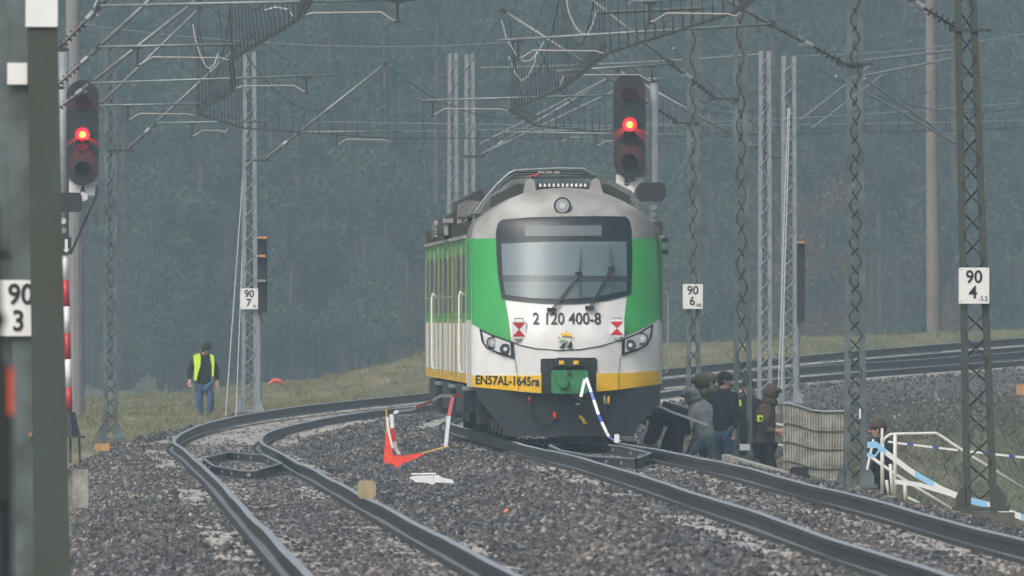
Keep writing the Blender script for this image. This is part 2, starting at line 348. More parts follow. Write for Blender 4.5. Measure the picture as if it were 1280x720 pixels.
# ------------------------------------------------------------------ scattered stones (points mesh + geometry nodes)
def scatter(name, pts, scale, material, squash=(1, .8, .62), srange=(.6, 1.35), seed=1):
    me = bpy.data.meshes.new(name); me.vertices.add(len(pts)); me.vertices.foreach_set('co', np.asarray(pts, dtype=np.float32).ravel()); me.update()
    o = bpy.data.objects.new(name, me); COL.objects.link(o); o['kind'] = 'stuff'
    ng = bpy.data.node_groups.new(name + '_nodes', 'GeometryNodeTree'); ng.interface.new_socket('Geometry', in_out='INPUT', socket_type='NodeSocketGeometry'); ng.interface.new_socket('Geometry', in_out='OUTPUT', socket_type='NodeSocketGeometry')
    N = ng.nodes.new; gi = N('NodeGroupInput'); go = N('NodeGroupOutput'); L = ng.links.new
    join = N('GeometryNodeJoinGeometry')
    for k in range(5):
        ico = N('GeometryNodeMeshIcoSphere'); ico.inputs['Radius'].default_value = 1; ico.inputs['Subdivisions'].default_value = 1
        sp = N('GeometryNodeSetPosition'); rv = N('FunctionNodeRandomValue'); rv.data_type = 'FLOAT_VECTOR'; rv.inputs[0].default_value = (-.38,) * 3; rv.inputs[1].default_value = (.38,) * 3; rv.inputs['Seed'].default_value = 11 * k + seed
        L(rv.outputs[0], sp.inputs['Offset']); L(ico.outputs[0], sp.inputs[0])
        tr = N('GeometryNodeTransform'); tr.inputs['Scale'].default_value = squash
        L(sp.outputs[0], tr.inputs[0]); smt = N('GeometryNodeSetMaterial'); smt.inputs['Material'].default_value = material; L(tr.outputs[0], smt.inputs[0])
        g2 = N('GeometryNodeGeometryToInstance'); L(smt.outputs[0], g2.inputs[0]); L(g2.outputs[0], join.inputs[0])
    iop = N('GeometryNodeInstanceOnPoints'); L(gi.outputs[0], iop.inputs['Points']); L(join.outputs[0], iop.inputs['Instance']); iop.inputs['Pick Instance'].default_value = True
    ri = N('FunctionNodeRandomValue'); ri.data_type = 'INT'; ri.inputs[4].default_value = 0; ri.inputs[5].default_value = 4; ri.inputs['Seed'].default_value = 5
    rr = N('FunctionNodeRandomValue'); rr.data_type = 'FLOAT_VECTOR'; rr.inputs[0].default_value = (0, 0, 0); rr.inputs[1].default_value = (6.28,) * 3
    rs = N('FunctionNodeRandomValue'); rs.data_type = 'FLOAT'; rs.inputs[2].default_value = srange[0] * scale; rs.inputs[3].default_value = srange[1] * scale; rs.inputs['Seed'].default_value = 9
    e2r = N('FunctionNodeEulerToRotation') if hasattr(bpy.types, 'FunctionNodeEulerToRotation') else None
    L(ri.outputs[2], iop.inputs['Instance Index'])
    if e2r: L(rr.outputs[0], e2r.inputs[0]); L(e2r.outputs[0], iop.inputs['Rotation'])
    else: L(rr.outputs[0], iop.inputs['Rotation'])
    L(rs.outputs[1], iop.inputs['Scale']); L(iop.outputs[0], go.inputs[0])
    md = o.modifiers.new('scatter', 'NODES'); md.node_group = ng
    return o
def stone_points(n, d0, d1, t0=0., t1=1.):
    D = d0 + (d1 - d0) * np.random.rand(n); t = t0 + (t1 - t0) * np.random.rand(n)
    X = (XL(D) - 2.9) * (1 - t) + (XR(D) + 2.6) * t
    aL, aR = np.abs(X - XL(D)), np.abs(X - XR(D)); a = np.minimum(aL, aR)
    keep = ~((a > .61) & (a < .89))
    keep &= ~(np.random.rand(n) < .93 * dustf(X, D))
    keep &= (np.abs(X) < D * 700 / F + .6)
    X, D = X[keep], D[keep]
    Z = bed_z(X, D) + np.random.rand(len(X)) ** 2 * .03
    return np.stack([X, D, Z], -1)
pts = np.concatenate([stone_points(330000, 225, 420), stone_points(160000, 420, 600), stone_points(45000, 600, 860)])
scatter('ballast_stones', pts, .034, M['stone'], srange=(.45, 1.5))
print('stones', len(pts))

# ------------------------------------------------------------------ tracks
def rail_parts(name, Xf, Zf, sl, d0, d1, parent, sides=(-1, 1), cant0=590):
    D = np.arange(d0, d1, 1.5)
    for sgn in sides:
        ph = random.random() * 9
        cant = .045 * sm(cant0, cant0 + 70, D) * (1 if sgn < 0 else -1)
        th = np.arctan(np.interp(D, DG, sl))
        x = Xf(D) + sgn * .7525 * np.cos(th) + .003 * np.sin(D * .12 + ph) + .005 * np.sin(D * .05 + 2 * ph)
        y = D - sgn * .7525 * np.sin(th)
        z = Zf(D) + cant + .0015 * np.sin(D * .28 + ph) + .006 * np.sin(D * .10 + 3 * ph)
        sec = [(-.036, 0), (-.036, -.04), (-.009, -.055), (-.009, -.142), (-.075, -.16), (-.075, -.172), (.075, -.172), (.075, -.16), (.009, -.142), (.009, -.055), (.036, -.04), (.036, 0), (.026, .005), (-.026, .005)]
        mi_ = [0, 0, 0, 2, 0, 0, 0, 2, 0, 0, 0, 1, 1, 1]
        b = MB(); n = len(sec); vs = []
        for i in range(len(D)):
            for sx, sz in sec: vs.append((x[i] + sx, y[i], z[i] + sz))
        b.v = vs
        for i in range(len(D) - 1):
            for k in range(n):
                b.f.append((i * n + k, i * n + (k + 1) % n, (i + 1) * n + (k + 1) % n, (i + 1) * n + k)); b.m.append(mi_[k])
        b.build('rail', [M['railside'], M['railtop'], M['railfoot']], parent)
def sleepers(Xf, Zf, sl, parent, d0, d1):
    b = MB(); c = MB()
    for D in np.arange(d0, d1, .65):
        x = float(Xf(D)); z = float(Zf(D)); t = -math.atan(float(np.interp(D, DG, sl))); j = random.uniform(-.012, .012)
        cz = z - .176 - .09 + j * .3
        b.box((x + j, D, cz), (2.5, .26, .18), rz=t)
        if D < 620:
            for s in (-1, 1):
                for q in (-.11, .11): c.box((x + s * .7525 + q, D, z - .15), (.05, .09, .035), rz=t)
    o = b.build('sleepers', M['sleeper'], parent); o['kind'] = 'stuff'
    o = c.build('rail_clips', M['darksteel'], parent); o['kind'] = 'stuff'
tl = empty('railway_track', (float(XL(500)), 500, float(ZL(500)) - .3), label='left railway track, bare of trains, sweeping round into the right curve', cat='railway track')
rail_parts('rail', XL, ZL, SLt, 200, 900, tl); sleepers(XL, ZL, SLt, tl, 200, 890)
tr_ = empty('railway_track', (float(XR(500)), 500, float(ZR(500)) - .3), label='right railway track that carries the green and white train', cat='railway track')
rail_parts('rail', XR, ZR, SRt, 200, 900, tr_); sleepers(XR, ZR, SRt, tr_, 200, 890)

def guard_frame(pts, label, hgt=.13, wid=.09):
    c = sum(pts, Vector()) / len(pts); o = empty('guard_rail_frame', (c.x, c.y, c.z - hgt), label=label, cat='guard rail frame')
    n = len(pts)
    for i in range(n):
        a, b2 = pts[i], pts[(i + 1) % n]; b = MB(); d = (b2 - a); u = Vector((d.y, -d.x, 0)).normalized() * (wid / 2)
        if abs(d.x) > .12 * abs(d.y) or True: u = Vector((wid / 2, 0, 0)) if abs(d.y) > 3 * abs(d.x) else Vector((0, wid / 2, 0)) + Vector((wid / 2, 0, 0)) * .5
        z0 = Vector((0, 0, -.02)); z1 = Vector((0, 0, -hgt))
        def seg(w1, za, zb, mi):
            b.add([a - u * w1 + za, a + u * w1 + za, b2 + u * w1 + za, b2 - u * w1 + za, a - u * w1 + zb, a + u * w1 + zb, b2 + u * w1 + zb, b2 - u * w1 + zb],
                  [(0, 1, 2, 3), (4, 7, 6, 5), (0, 4, 5, 1), (1, 5, 6, 2), (2, 6, 7, 3), (3, 7, 4, 0)], mi)
        seg(.42, Vector(), z0, 1); seg(.18, z0, z1, 0); seg(1, z1, z1 * 1.15, 2)
        b.build('guard_rail', [M['railside'], M['galv'], M['railfoot']], o)
        for q in ((.35, .7) if d.length > 3 else (.5,)):
            m_ = a.lerp(b2, q); MB().disc(m_ + Vector((0, -.06, -.07)), .03, .1, 8).build('bolt', M['galv'], o)
    return o
def TP(px, py, zoff, Zf, lo=350, hi=620):   # pixel on the track plane -> point
    for D in np.arange(lo, hi, .5):
        z = float(Zf(D)) + zoff
        if HOR + (CAMZ - z) * F / D <= py: return Vector(((px - 640) * D / F, D, z))
    return Vector(((px - 640) * hi / F, hi, float(Zf(hi)) + zoff))
g1 = [TP(px, py, -.03, ZL) for px, py in [(254, 572.5), (267, 581.7), (302, 587.5), (320, 587.5), (352.5, 579), (330, 568), (286, 564.7)]]
guard_frame(g1, 'flattened seven-sided steel frame between the rails of the left track')
g2 = [TP(px, py, -.03, ZR) for px, py in [(687, 556), (700, 562), (740, 569.5), (795, 572.5), (814, 566), (780, 557.5), (745, 553.5), (705, 553)]]
guard_frame(g2, 'long steel guard frame between the rails in front of the train', .14)

# ------------------------------------------------------------------ masts and catenary
def lattice_mast(X, D, ztop, wb, wt, label, z0=None, lean=0., lace='wave', m=None, period=.6, dep=.3, group='lattice masts of the overhead line', board=None, base=True):
    m = m or M['mast']
    zb = z0 if z0 is not None else float(ground(np.array(X), np.array(float(D))))
    o = empty('lattice_mast', (X, D, zb), label=label, cat='mast', group=group)
    H = ztop - zb; wid = lambda z: wb + (wt - wb) * (z - zb) / H; xc = lambda z: X + lean * (z - zb)
    lw = .085 if wb > .26 else .06
    for s in (-1, 1):
        b = MB()
        for (y0, y1, wv) in ((-dep / 2, -dep / 2 + .012, lw), (dep / 2 - .012, dep / 2, lw), (-dep / 2 + .012, dep / 2 - .012, .012)):
            xo = lambda z, q: xc(z) + s * (wid(z) / 2 - q)
            vs = []
            for z in (zb, ztop):
                for q in (0, wv):
                    for y in (y0, y1): vs.append((xo(z, q), D + y, z))
            b.add(vs, [(0, 1, 3, 2), (4, 6, 7, 5), (0, 4, 5, 1), (2, 3, 7, 6), (0, 2, 6, 4), (1, 5, 7, 3)])
        b.build('mast_leg', m, o)
    for y, ph in ((-dep / 2 - .006, 0), (dep / 2 - .02, math.pi)):
        b = MB()
        nst = int(H / period * 8); pts = []
        for i in range(nst + 1):
            z = zb + .15 + (H - .3) * i / nst; a = math.asin(max(-1, min(1, math.sin(2 * math.pi * z / period + ph) * .93))) / 1.25
            pts.append((xc(z) + a * (wid(z) / 2 - lw * .5), D + y, z))
        b.tube(pts, .0105 if D < 620 else .013, 4)
        b.build('lacing_bar', M['lacing'] if D < 620 else m, o)
    if base:
        b = MB(); xb = xc(zb)
        b.box((xb, D, zb + .03), (wb + .28, dep + .3, .05))
        for s in (-1, 1):
            b.prism([(xb + s * (wb / 2 + .1), zb + .05), (xb + s * (wb / 2 - .01), zb + .05), (xb + s * (wb / 2 - .01), zb + .33), (xb + s * (wb / 2 + .02), zb + .30), (xb + s * (wb / 2 + .1), zb + .18)], D - dep / 2 - .02, D - dep / 2)
        b.build('base_plate', m, o)
        c = MB(); c.box((xb, D, zb - .35), (wb + .4, dep + .5, .68)); c.build('foundation', M['footing'], o)
    if board:
        px, py, wp, hp, t1, t2, t3 = board; s = F / D
        p = P(px, py, D - dep / 2 - .08); w_, h_ = wp / s, hp / s
        b = MB(); b.bevbox((p.x, p.y, p.z), (w_, .006, h_), .008); bo = b.build('distance_board', M['signwhite'], o)
        text(t1, h_ * .34, M['signblack'], bo, (p.x, p.y - .006, p.z + h_ * .23), .95, wt=.004)
        text(t2, h_ * .34, M['signblack'], bo, (p.x - w_ * .03, p.y - .006, p.z - h_ * .2), .95, wt=.004)
        if t3: text(t3, h_ * .13, M['signblack'], bo, (p.x + w_ * .3, p.y - .006, p.z - h_ * .36), .9)
        for sx in (-1, 1):
            for sz in (-1, 1): MB().disc((p.x + sx * w_ * .42, p.y - .008, p.z + sz * h_ * .43), .008, .01, 6).build('screw', M['galv'], bo)
    return o
def cantilever(o, mx, D, tip, brz, joint, end, brk, wx, wz, arm_side, m=None):
    """o mast; tip=(X,z) of the diagonal tube; brz bracket height; joint=z where the registration tube meets the diagonal; end=(X,z) outer end of that tube; brk X of drop bracket"""
    m = m or M['tube']; sg = 1 if mx > tip[0] else -1
    A = Vector((mx - sg * .12, D, brz)); T = Vector((tip[0], D, tip[1])); d = (T - A); L = d.length; u = d / L
    b = MB(); b.tube([A + u * .52, T], .03 if D < 600 else .032, 8); b.build('cantilever_tube', m, o, True)
    b = MB(); b.tube([A, A + u * .5], .017, 6)
    for k in range(5): b.tube([A + u * (.10 + k * .075), A + u * (.125 + k * .075)], .05, 8)
    b.build('insulator', M['ins'], o)
    b = MB(); b.tube([A + u * .50, A + u * .62], .045, 8); q = A + u * .66; b.box(q, (.03, .05, .16), ry=-sg * .5); b.box(q + Vector((0, 0, -.05)), (.1, .05, .02)); b.build('end_clamp', M['tube'], o)
    MB().box((mx, D - .17, brz), (.5, .02, .035)).box((mx - sg * .17, D, brz), (.12, .04, .05)).build('mast_bracket', M['darksteel'], o)
    J = A + d * ((joint - brz) / (tip[1] - brz)); E = Vector((end[0], D, end[1]))
    b = MB(); b.tube([J + Vector((0, -.05, 0)), E + Vector((0, -.05, 0))], .022, 6); b.build('registration_tube', m, o, True)
    b = MB(); b.box(J, (.07, .12, .1), ry=.5); b.tube([J + u * .25, J + u * .2 + Vector((0, -.05, -.3 + .2 * u.z))], .01, 5); b.build('tube_clamp', M['darksteel'], o)
    zt = end[1] + (joint - end[1]) * (brk - end[0]) / (J.x - end[0])
    bb = MB(); bb.box((brk, D - .05, zt - .03), (.16, .05, .03)); bb.box((brk, D - .05, zt - .15), (.035, .035, .26)); bb.box((brk, D - .05, zt - .27), (.07, .05, .03)); bb.build('drop_bracket', M['darksteel'], o)
    s2 = 1 if wx > brk else -1
    pts = [(brk, D - .06, zt - .26), (brk + s2 * .06, D - .06, zt - .24), (brk + s2 * .2, D - .06, zt - .15), (wx - s2 * .14, D - .06, zt - .16), (wx - s2 * .05, D - .06, zt - .19), (wx, D - .06, wz + .02)]
    MB().tube(pts, .011, 6).build('steady_arm', M['arm'], o, True)
    MB().tube([T + Vector((0, 0, -.05)), E + Vector(((J.x - E.x) * .12, -.04, .02))], .006, 4).build('stay_rod', M['wire'], o)
    MB().box(T, (.09, .09, .09), ry=.6).build('tube_cap', M['darksteel'], o)

MT = CAMZ + 5.55
def zc(v): return CAMZ + v
def mX(px, D): return (px - 640) * D / F
right_masts = []
m1 = lattice_mast(mX(1226, 400), 400, zc(5.9), .40, .22, 'nearest right lattice mast, carrying the white board 90 / 4', z0=zc(-2.30), lean=-.030, m=M['mastolive'], board=(1217.5, 357, 38, 45, '90', '4', '-5.5'))
m2 = lattice_mast(mX(1069, 452), 452, zc(5.9), .31, .19, 'bare lattice mast standing beside the ribbed fence panel', z0=zc(-2.29), lean=-.001, period=.5)
m3 = lattice_mast(mX(929, 525), 525, zc(5.8), .30, .20, 'lattice mast rising between the black-jacketed and brown-hooded people', z0=zc(-2.2), lean=-.008, period=.72)
m4 = lattice_mast(mX(867, 592), 592, zc(5.6), .27, .19, 'lattice mast with the white board 90 / 6 just right of the train', z0=zc(-2.15), lean=-.003, m=M['mast'], board=(866, 370.5, 25, 31, '90', '6', '085'))
m5 = lattice_mast(mX(986, 690), 690, zc(5.4), .34, .30, 'thick pale lattice mast with white anchor cables, right of the train', z0=zc(-1.75), m=M['galv'], dep=.4, period=.5)
m6 = lattice_mast(mX(956, 672), 672, zc(5.35), .30, .24, 'pale slimmer lattice mast just left of the cabled one', z0=zc(-1.9), m=M['galv'], period=.5)
m7 = lattice_mast(mX(566, 760), 760, zc(6.0), .30, .22, 'left one of two pale distant masts rising behind the train roof', z0=zc(-1.9), m=M['galv'], period=.5)
m8 = lattice_mast(mX(587, 745), 745, zc(5.85), .30, .22, 'right one of two pale distant masts rising behind the train roof', z0=zc(-1.9), m=M['galv'], period=.5)
l5 = lattice_mast(mX(138, 640), 640, zc(5.45), .29, .22, 'plain lattice mast on the left bank next to the signal marked A', z0=zc(-2.32), m=M['mast'], period=.5)
l6 = lattice_mast(mX(312, 680), 680, zc(5.4), .34, .26, 'lattice mast with the white board 90 / 7 beside the man in the vest', z0=zc(-1.9), m=M['galv'], dep=.35, period=.5, board=(311.5, 373.5, 22, 26, '90', '7', '00'))
# hidden roots of the left cantilevers
lh = []
for D, px, lab in ((400, 52, 'nearest left lattice mast, hidden behind the dark foreground column'), (463, 48, 'second left lattice mast behind the dark foreground column'), (534, 50, 'third left lattice mast behind the dark foreground column'), (590, 58, 'fourth left lattice mast behind the dark foreground column')):
    lh.append(lattice_mast(mX(px, D), D, zc(5.6), .30, .2, lab, m=M['mast'], board=None))

cantilever(m1, mX(1212, 400), 400, (mX(880, 400), zc(5.35)), zc(3.43), zc(3.96), (mX(790, 400), zc(3.77)), mX(812, 400), mX(925, 400), zc(3.62), 1)
cantilever(m2, mX(1068, 452), 452, (mX(718, 452), zc(5.4)), zc(3.42), zc(3.96), (mX(623, 452), zc(3.74)), mX(648, 452), mX(758, 452), zc(3.54), 1)
cantilever(m3, mX(905, 525), 525, (mX(697, 525), zc(5.4)), zc(3.43), zc(3.98), (mX(695, 525), zc(3.86)), mX(815, 525), mX(700, 525), zc(3.60), 1)
cantilever(m4, mX(858, 592), 592, (mX(629, 592), zc(5.42)), zc(3.44), zc(3.95), (mX(526, 592), zc(3.84)), mX(541, 592), mX(637, 592), zc(3.64), 1)
cantilever(l6, mX(322, 680), 680, (mX(482, 680), zc(5.15)), zc(3.2), zc(3.77), (mX(502, 680), zc(3.79)), mX(421, 680), mX(488, 680), zc(3.62), -1, M['tube'])
cantilever(l5, mX(150, 640), 640, (mX(292, 640), zc(5.1)), zc(3.2), zc(3.72), (mX(335, 640), zc(3.76)), mX(240, 640), mX(285, 640), zc(3.60), -1)
cantilever(lh[0], mX(60, 400), 400, (mX(268, 400), zc(5.15)), zc(3.2), zc(3.72), (mX(518, 400), zc(3.80)), mX(497, 400), mX(375, 400), zc(3.56), -1)
cantilever(lh[1], mX(58, 463), 463, (mX(262, 463), zc(5.15)), zc(3.18), zc(3.74), (mX(300, 463), zc(3.78)), mX(172, 463), mX(289, 463), zc(3.54), -1)
cantilever(lh[2], mX(55, 534), 534, (mX(250, 534), zc(5.1)), zc(3.25), zc(3.74), (mX(421, 534), zc(3.87)), mX(383, 534), mX(293, 534), zc(3.63), -1)
cantilever(lh[3], mX(76, 590), 590, (mX(250, 590), zc(5.45)), zc(3.2), zc(3.74), (mX(252, 590), zc(3.77)), mX(160, 590), mX(245, 590), zc(3.58), -1)
# extra far cantilever on the cabled mast
cantilever(m5, mX(975, 690), 690, (mX(772, 690), zc(5.1)), zc(3.3), zc(3.75), (mX(628, 690), zc(3.83)), mX(745, 690), mX(800, 690), zc(3.62), 1)
cantilever(m8, mX(592, 745), 745, (mX(760, 745), zc(5.3)), zc(3.6), zc(4.15), (mX(800, 745), zc(4.2)), mX(700, 745), mX(742, 745), zc(4.1), -1)

def overhead(label, sup, mess):
    """sup contact-wire supports (X,D,z); mess messenger supports (X,D,z)"""
    mid = sup[len(sup) // 2]
    o = empty('overhead_line', (mid[0], mid[1], mid[2] - .5), label=label, cat='overhead line', group='overhead contact lines')
    sp = [Vector(p) for p in sup]; ms = [Vector((q[0] * .92 + p[0] * .08, p[1], p[2])) for p, q in zip(mess, sup)]
    for off in (-.03, .03): MB().tube([p + Vector((off, 0, 0)) for p in sp], .0095, 5).build('contact_wire', M['wire'], o)
    pts = []; drops = []
    for i in range(len(ms) - 1):
        a, b = ms[i], ms[i + 1]; ca, cb = sp[i], sp[i + 1]; n = 14
        zmid = (ca.z + cb.z) / 2 + .42; sag = (a.z + b.z) / 2 - zmid
        f = lambda t: a.lerp(b, t) - Vector((0, 0, sag * 4 * t * (1 - t)))
        for k in range(n + (i == len(ms) - 2)): pts.append(f(k / n))
        nd = max(3, int((b.y - a.y) / 3.6))
        for k in range(nd):
            t = (k + .5) / nd; drops.append((f(t), ca.lerp(cb, t)))
    MB().tube(pts, .010, 5).build('messenger_wire', M['palewire'] if False else M['wire'], o)
    for a, b in drops:
        d = MB(); d.tube([a, b + Vector((0, 0, .03))], .0055, 4); d.box(b + Vector((0, 0, .02)), (.035, .05, .065)); d.tube([b + Vector((0, 0, .05)), b + Vector((.012, 0, .12)), b + Vector((0, 0, .19))], .006, 4); d.box(a, (.022, .04, .03)); d.build('dropper', M['wire'], o)
    return o
def T3(px, py, D): return P(px, py, D)
overhead('contact and messenger wires hung with droppers over the train track',
         [(2.9, 335, zc(3.6)), (2.70, 400, zc(3.66)), (1.27, 452, zc(3.56)), (.80, 525, zc(3.60)), (-.04, 592, zc(3.66)), (float(XR(640)) + .3, 640, zc(3.66)), (float(XR(690)), 690, zc(3.78)), (float(XR(745)), 745, zc(4.1)), (float(XR(810)), 810, zc(4.6))],
         [(2.4, 335, zc(5.3)), (2.28, 400, zc(5.3)), (.84, 452, zc(5.35)), (.72, 525, zc(5.35)), (-.15, 592, zc(5.37)), (float(XR(640)), 640, zc(5.3)), (float(XR(690)), 690, zc(5.2)), (float(XR(745)), 745, zc(5.5)), (float(XR(810)), 810, zc(6))])
overhead('contact and messenger wires hung with droppers over the left track',
         [(-1.9, 340, zc(3.5)), (-2.52, 400, zc(3.58)), (-3.87, 463, zc(3.56)), (-4.42, 534, zc(3.63)), (-5.55, 590, zc(3.6)), (-5.1, 640, zc(3.62)), (-2.5, 680, zc(3.64)), (float(XL(745)) + .5, 745, zc(4.0)), (float(XL(820)), 820, zc(4.6)), (float(XL(880)), 880, zc(5.4))],
         [(-2.6, 340, zc(5.2)), (-3.54, 400, zc(5.15)), (-4.17, 463, zc(5.12)), (-4.96, 534, zc(5.08)), (-5.48, 590, zc(5.4)), (-5.3, 640, zc(5.1)), (-2.56, 680, zc(5.1)), (float(XL(745)), 745, zc(5.5)), (float(XL(820)), 820, zc(6)), (float(XL(880)), 880, zc(6.8))])
def wire_thing(name, pts, r, m, label, cat, group=None):
    return tag(MB().tube(pts, r, 5).build(name, m), label, cat, group)
for (x0, y0, d0, x1, y1, d1, sag, lab) in ((600, 85, 745, 952, 68, 672, .05, 'grey tie tube joining the pale distant masts across both tracks'), (402, 152, 700, 1280, 150, 830, .1, 'long thin pale wire crossing behind the signals'), (380, 166, 700, 1280, 128, 840, .15, 'upper thin pale wire crossing behind the signals'),
                                           (100, 30, 640, 640, 52, 800, .25, 'thin feeder wire hanging across the upper left background'), (1000, 70, 690, 1280, 42, 800, .1, 'thin feeder wire in the upper right background')):
    a, b = P(x0, y0, d0), P(x1, y1, d1); pts = [a.lerp(b, k / 12) - Vector((0, 0, sag * 4 * (k / 12) * (1 - k / 12))) for k in range(13)]
    wire_thing('tie_tube' if 'tube' in lab else 'feeder_wire', pts, .03 if 'tube' in lab else .009, M['tube'] if 'tube' in lab else M['palewire'], lab, 'tube' if 'tube' in lab else 'wire')
for pts_, D_, lb_ in (([(241, 30), (244, 48), (250, 68), (257, 82), (262, 86), (268, 80), (273, 66)], 534, 'pale jumper cable looping below the third left bracket arm'), ([(707, -6), (711, 16), (719, 33), (727, 42), (735, 42), (741, 30), (746, 12)], 500, 'pale jumper cable looping at the top above the train'),
                      ([(627, 25), (633, 48), (645, 68), (655, 77), (664, 75), (672, 66), (680, 52)], 590, 'pale jumper cable hanging below the tip of the long slanting tube'), ([(671, 62), (668, 80), (660, 95), (652, 101), (644, 92), (636, 70)], 600, 'lower dim jumper cable left of the red signal'),
                      ([(122, 20), (118, 8), (124, -6)], 420, 'short pale cable at the top left by the bracket'), ([(330, 13), (345, 9), (360, 12), (366, 20)], 430, 'faint curved cable at the top beside the left wires')):
    wire_thing('jumper_cable', [P(*q, D_) for q in pts_], .010, M['palewire'], lb_, 'cable', 'jumper cables')
# white anchor ropes
for i, (x0, y0, x1, y1, D, lab) in enumerate(((308, 160, 282, 520, 681, 'left of two white anchor ropes by the 90 / 7 mast'), (309, 160, 295, 520, 681, 'right of two white anchor ropes by the 90 / 7 mast'), (985, 135, 973, 487, 689, 'left of two white anchor ropes on the thick pale mast'), (987, 135, 977, 487, 689, 'right of two white anchor ropes on the thick pale mast'))):
    wire_thing('anchor_rope', [P(x0, y0, D - .5), P(x1, y1, D - 1.5)], .012, M['palewire'], lab, 'rope', 'white anchor ropes')
# lone far cantilever struts in the right background
for i, (a, b, D, lab) in enumerate((((1045, 95), (1193, 178), 700, 'upper pale strut slanting down to the right mast in the background'), ((1080, 98), (1197, 180), 720, 'lower pale strut slanting down to the right mast in the background'), ((1078, 76), (1190, 63), 720, 'upper short pale tube beside the brown pole'), ((1078, 95), (1190, 73), 700, 'lower short pale tube beside the brown pole'),
                                    ((1000, 150), (1090, 80), 730, 'left pale strut rising to the right behind the bare mast'), ((1015, 160), (1105, 92), 735, 'right pale strut rising to the right behind the bare mast'),
                                    ((842, 60), (975, 185), 680, 'long pale strut slanting behind the 90 / 6 mast'), ((600, 180), (760, 98), 730, 'upper pale strut rising right behind the train'), ((612, 188), (775, 110), 735, 'lower pale strut rising right behind the train'),
                                    ((740, 16), (880, 10), 500, 'short grey tube at the very top beside the right signal'))):
    wire_thing('strut', [P(*a, D), P(*b, D + 3)], .032 if i not in (4, 5) else .02, M['galv'] if i != 9 else M['tube'], lab, 'strut')

# ------------------------------------------------------------------ train
TX, TD = float(XR(490)), 490.; TZ = float(ZR(490))
train = empty('railcar_train', (TX, TD, TZ), math.atan(.0121), label='green, white and yellow electric multiple unit numbered 2 120 400-8, standing on the right track', cat='train')
TS = F / TD
def tp(px, py): return ((px - 708) / TS, (553 - py) / TS)
def ysurf(x, z): return .50 * (x / 1.38) ** 2 + .30 * (x / 1.38) ** 6 + max(0, z - 1.55) * .30 + max(0, z - 3.2) * .6 + max(0, .8 - z) * .12
def patch(poly, off, name, m, parent, th=.02, step=.12, px=True, smooth=False, surf=ysurf):
    pl = [tp(*p) for p in poly] if px else poly
    bm = bmesh.new(); vs = [bm.verts.new((x, 0, z)) for x, z in pl]; bm.faces.new(vs)
    x0, x1 = min(p[0] for p in pl), max(p[0] for p in pl); z0, z1 = min(p[1] for p in pl), max(p[1] for p in pl)
    g = math.floor(x0 / step) * step + step
    while g < x1:
        bmesh.ops.bisect_plane(bm, geom=bm.verts[:] + bm.edges[:] + bm.faces[:], plane_co=(g, 0, 0), plane_no=(1, 0, 0)); g += step
    g = math.floor(z0 / step) * step + step
    while g < z1:
        bmesh.ops.bisect_plane(bm, geom=bm.verts[:] + bm.edges[:] + bm.faces[:], plane_co=(0, 0, g), plane_no=(0, 0, 1)); g += step
    for v in bm.verts: v.co.y = surf(v.co.x, v.co.z) - off
    r = bmesh.ops.extrude_face_region(bm, geom=bm.faces[:])
    ev = [e for e in r['geom'] if isinstance(e, bmesh.types.BMVert)]; bmesh.ops.translate(bm, verts=ev, vec=(0, th, 0))
    bmesh.ops.recalc_face_normals(bm, faces=bm.faces)
    me = bpy.data.meshes.new(name); bm.to_mesh(me); bm.free(); me.materials.append(m)
    me.polygons.foreach_set('use_smooth', [True] * len(me.polygons)); me.set_sharp_from_angle(angle=R(40))
    o = bpy.data.objects.new(name, me); COL.objects.link(o); o.parent = parent; WO[o.name] = WO[parent.name]; return o
OUT = [(591, 484), (590, 440), (590, 400), (590, 350), (590, 298), (593, 285), (598, 276), (619, 260), (638, 248.5), (657, 241), (680, 236), (707, 234), (735, 236), (755, 240.5), (775, 248.5), (792, 257.5), (807, 267), (815, 276), (820, 288), (821, 298), (823, 350), (825, 400), (826, 440), (827, 480)]
patch(OUT + [(770, 487), (746, 489.5), (677, 491.5), (640, 488)], 0, 'front_mask', M['white'], train, .06)
top = [p for p in OUT if p[1] <= 298.5]
patch(top, .012, 'front_cap', M['silver'], train, .02)
patch([(590, 298), (622, 298), (625, 340), (632, 376), (636, 400), (639, 427), (615, 417.5), (590.5, 405)], .016, 'green_panel', M['green'], train)
patch([(789, 298), (821, 298), (823, 350), (825, 399), (803, 411), (778, 421.5), (781, 398), (784, 373), (790, 340)], .016, 'green_panel', M['green'], train)
patch([(591, 469.5), (640, 469.5), (677, 469.5), (677, 491.6), (640, 488.4), (591, 483.4)], .016, 'yellow_band', M['yellow'], train)
patch([(746, 467), (785, 466.3), (826.5, 463), (827, 480.3), (770, 487.6), (746, 489.8)], .016, 'yellow_band', M['yellow'], train)
# windscreen
SC = [(628, 274.5), (665, 271.5), (707, 270.5), (750, 270), (783, 270.5), (788, 275), (790.5, 284), (791.5, 310), (791.3, 340), (790, 368.5), (760, 375.5), (730, 379.2), (707, 380), (680, 379), (655, 377), (628, 374), (624, 350), (621.5, 320), (620.8, 290), (623.5, 279)]
GLS = [(627, 304), (707, 301.5), (785, 301), (785.5, 335), (784, 364), (745, 372), (707, 374.5), (665, 373), (632, 369), (628.5, 340)]
patch(SC, .022, 'windscreen_surround', M['screen'], train, .02)
patch([(628, 305), (707, 302.5), (784, 302), (784.5, 345), (707, 344.5), (629, 344)], .030, 'cab_blind', M['blind'], train, .006)
patch([(629, 344), (707, 344.5), (784.5, 345), (784, 352), (707, 352), (630, 352)], .031, 'cab_interior', M['cabdark'], train, .006)
patch([(630, 352), (707, 352), (784, 352), (783.5, 363), (745, 371), (707, 373.5), (665, 372), (632.5, 368)], .030, 'cab_desk', M['cablight'], train, .006)
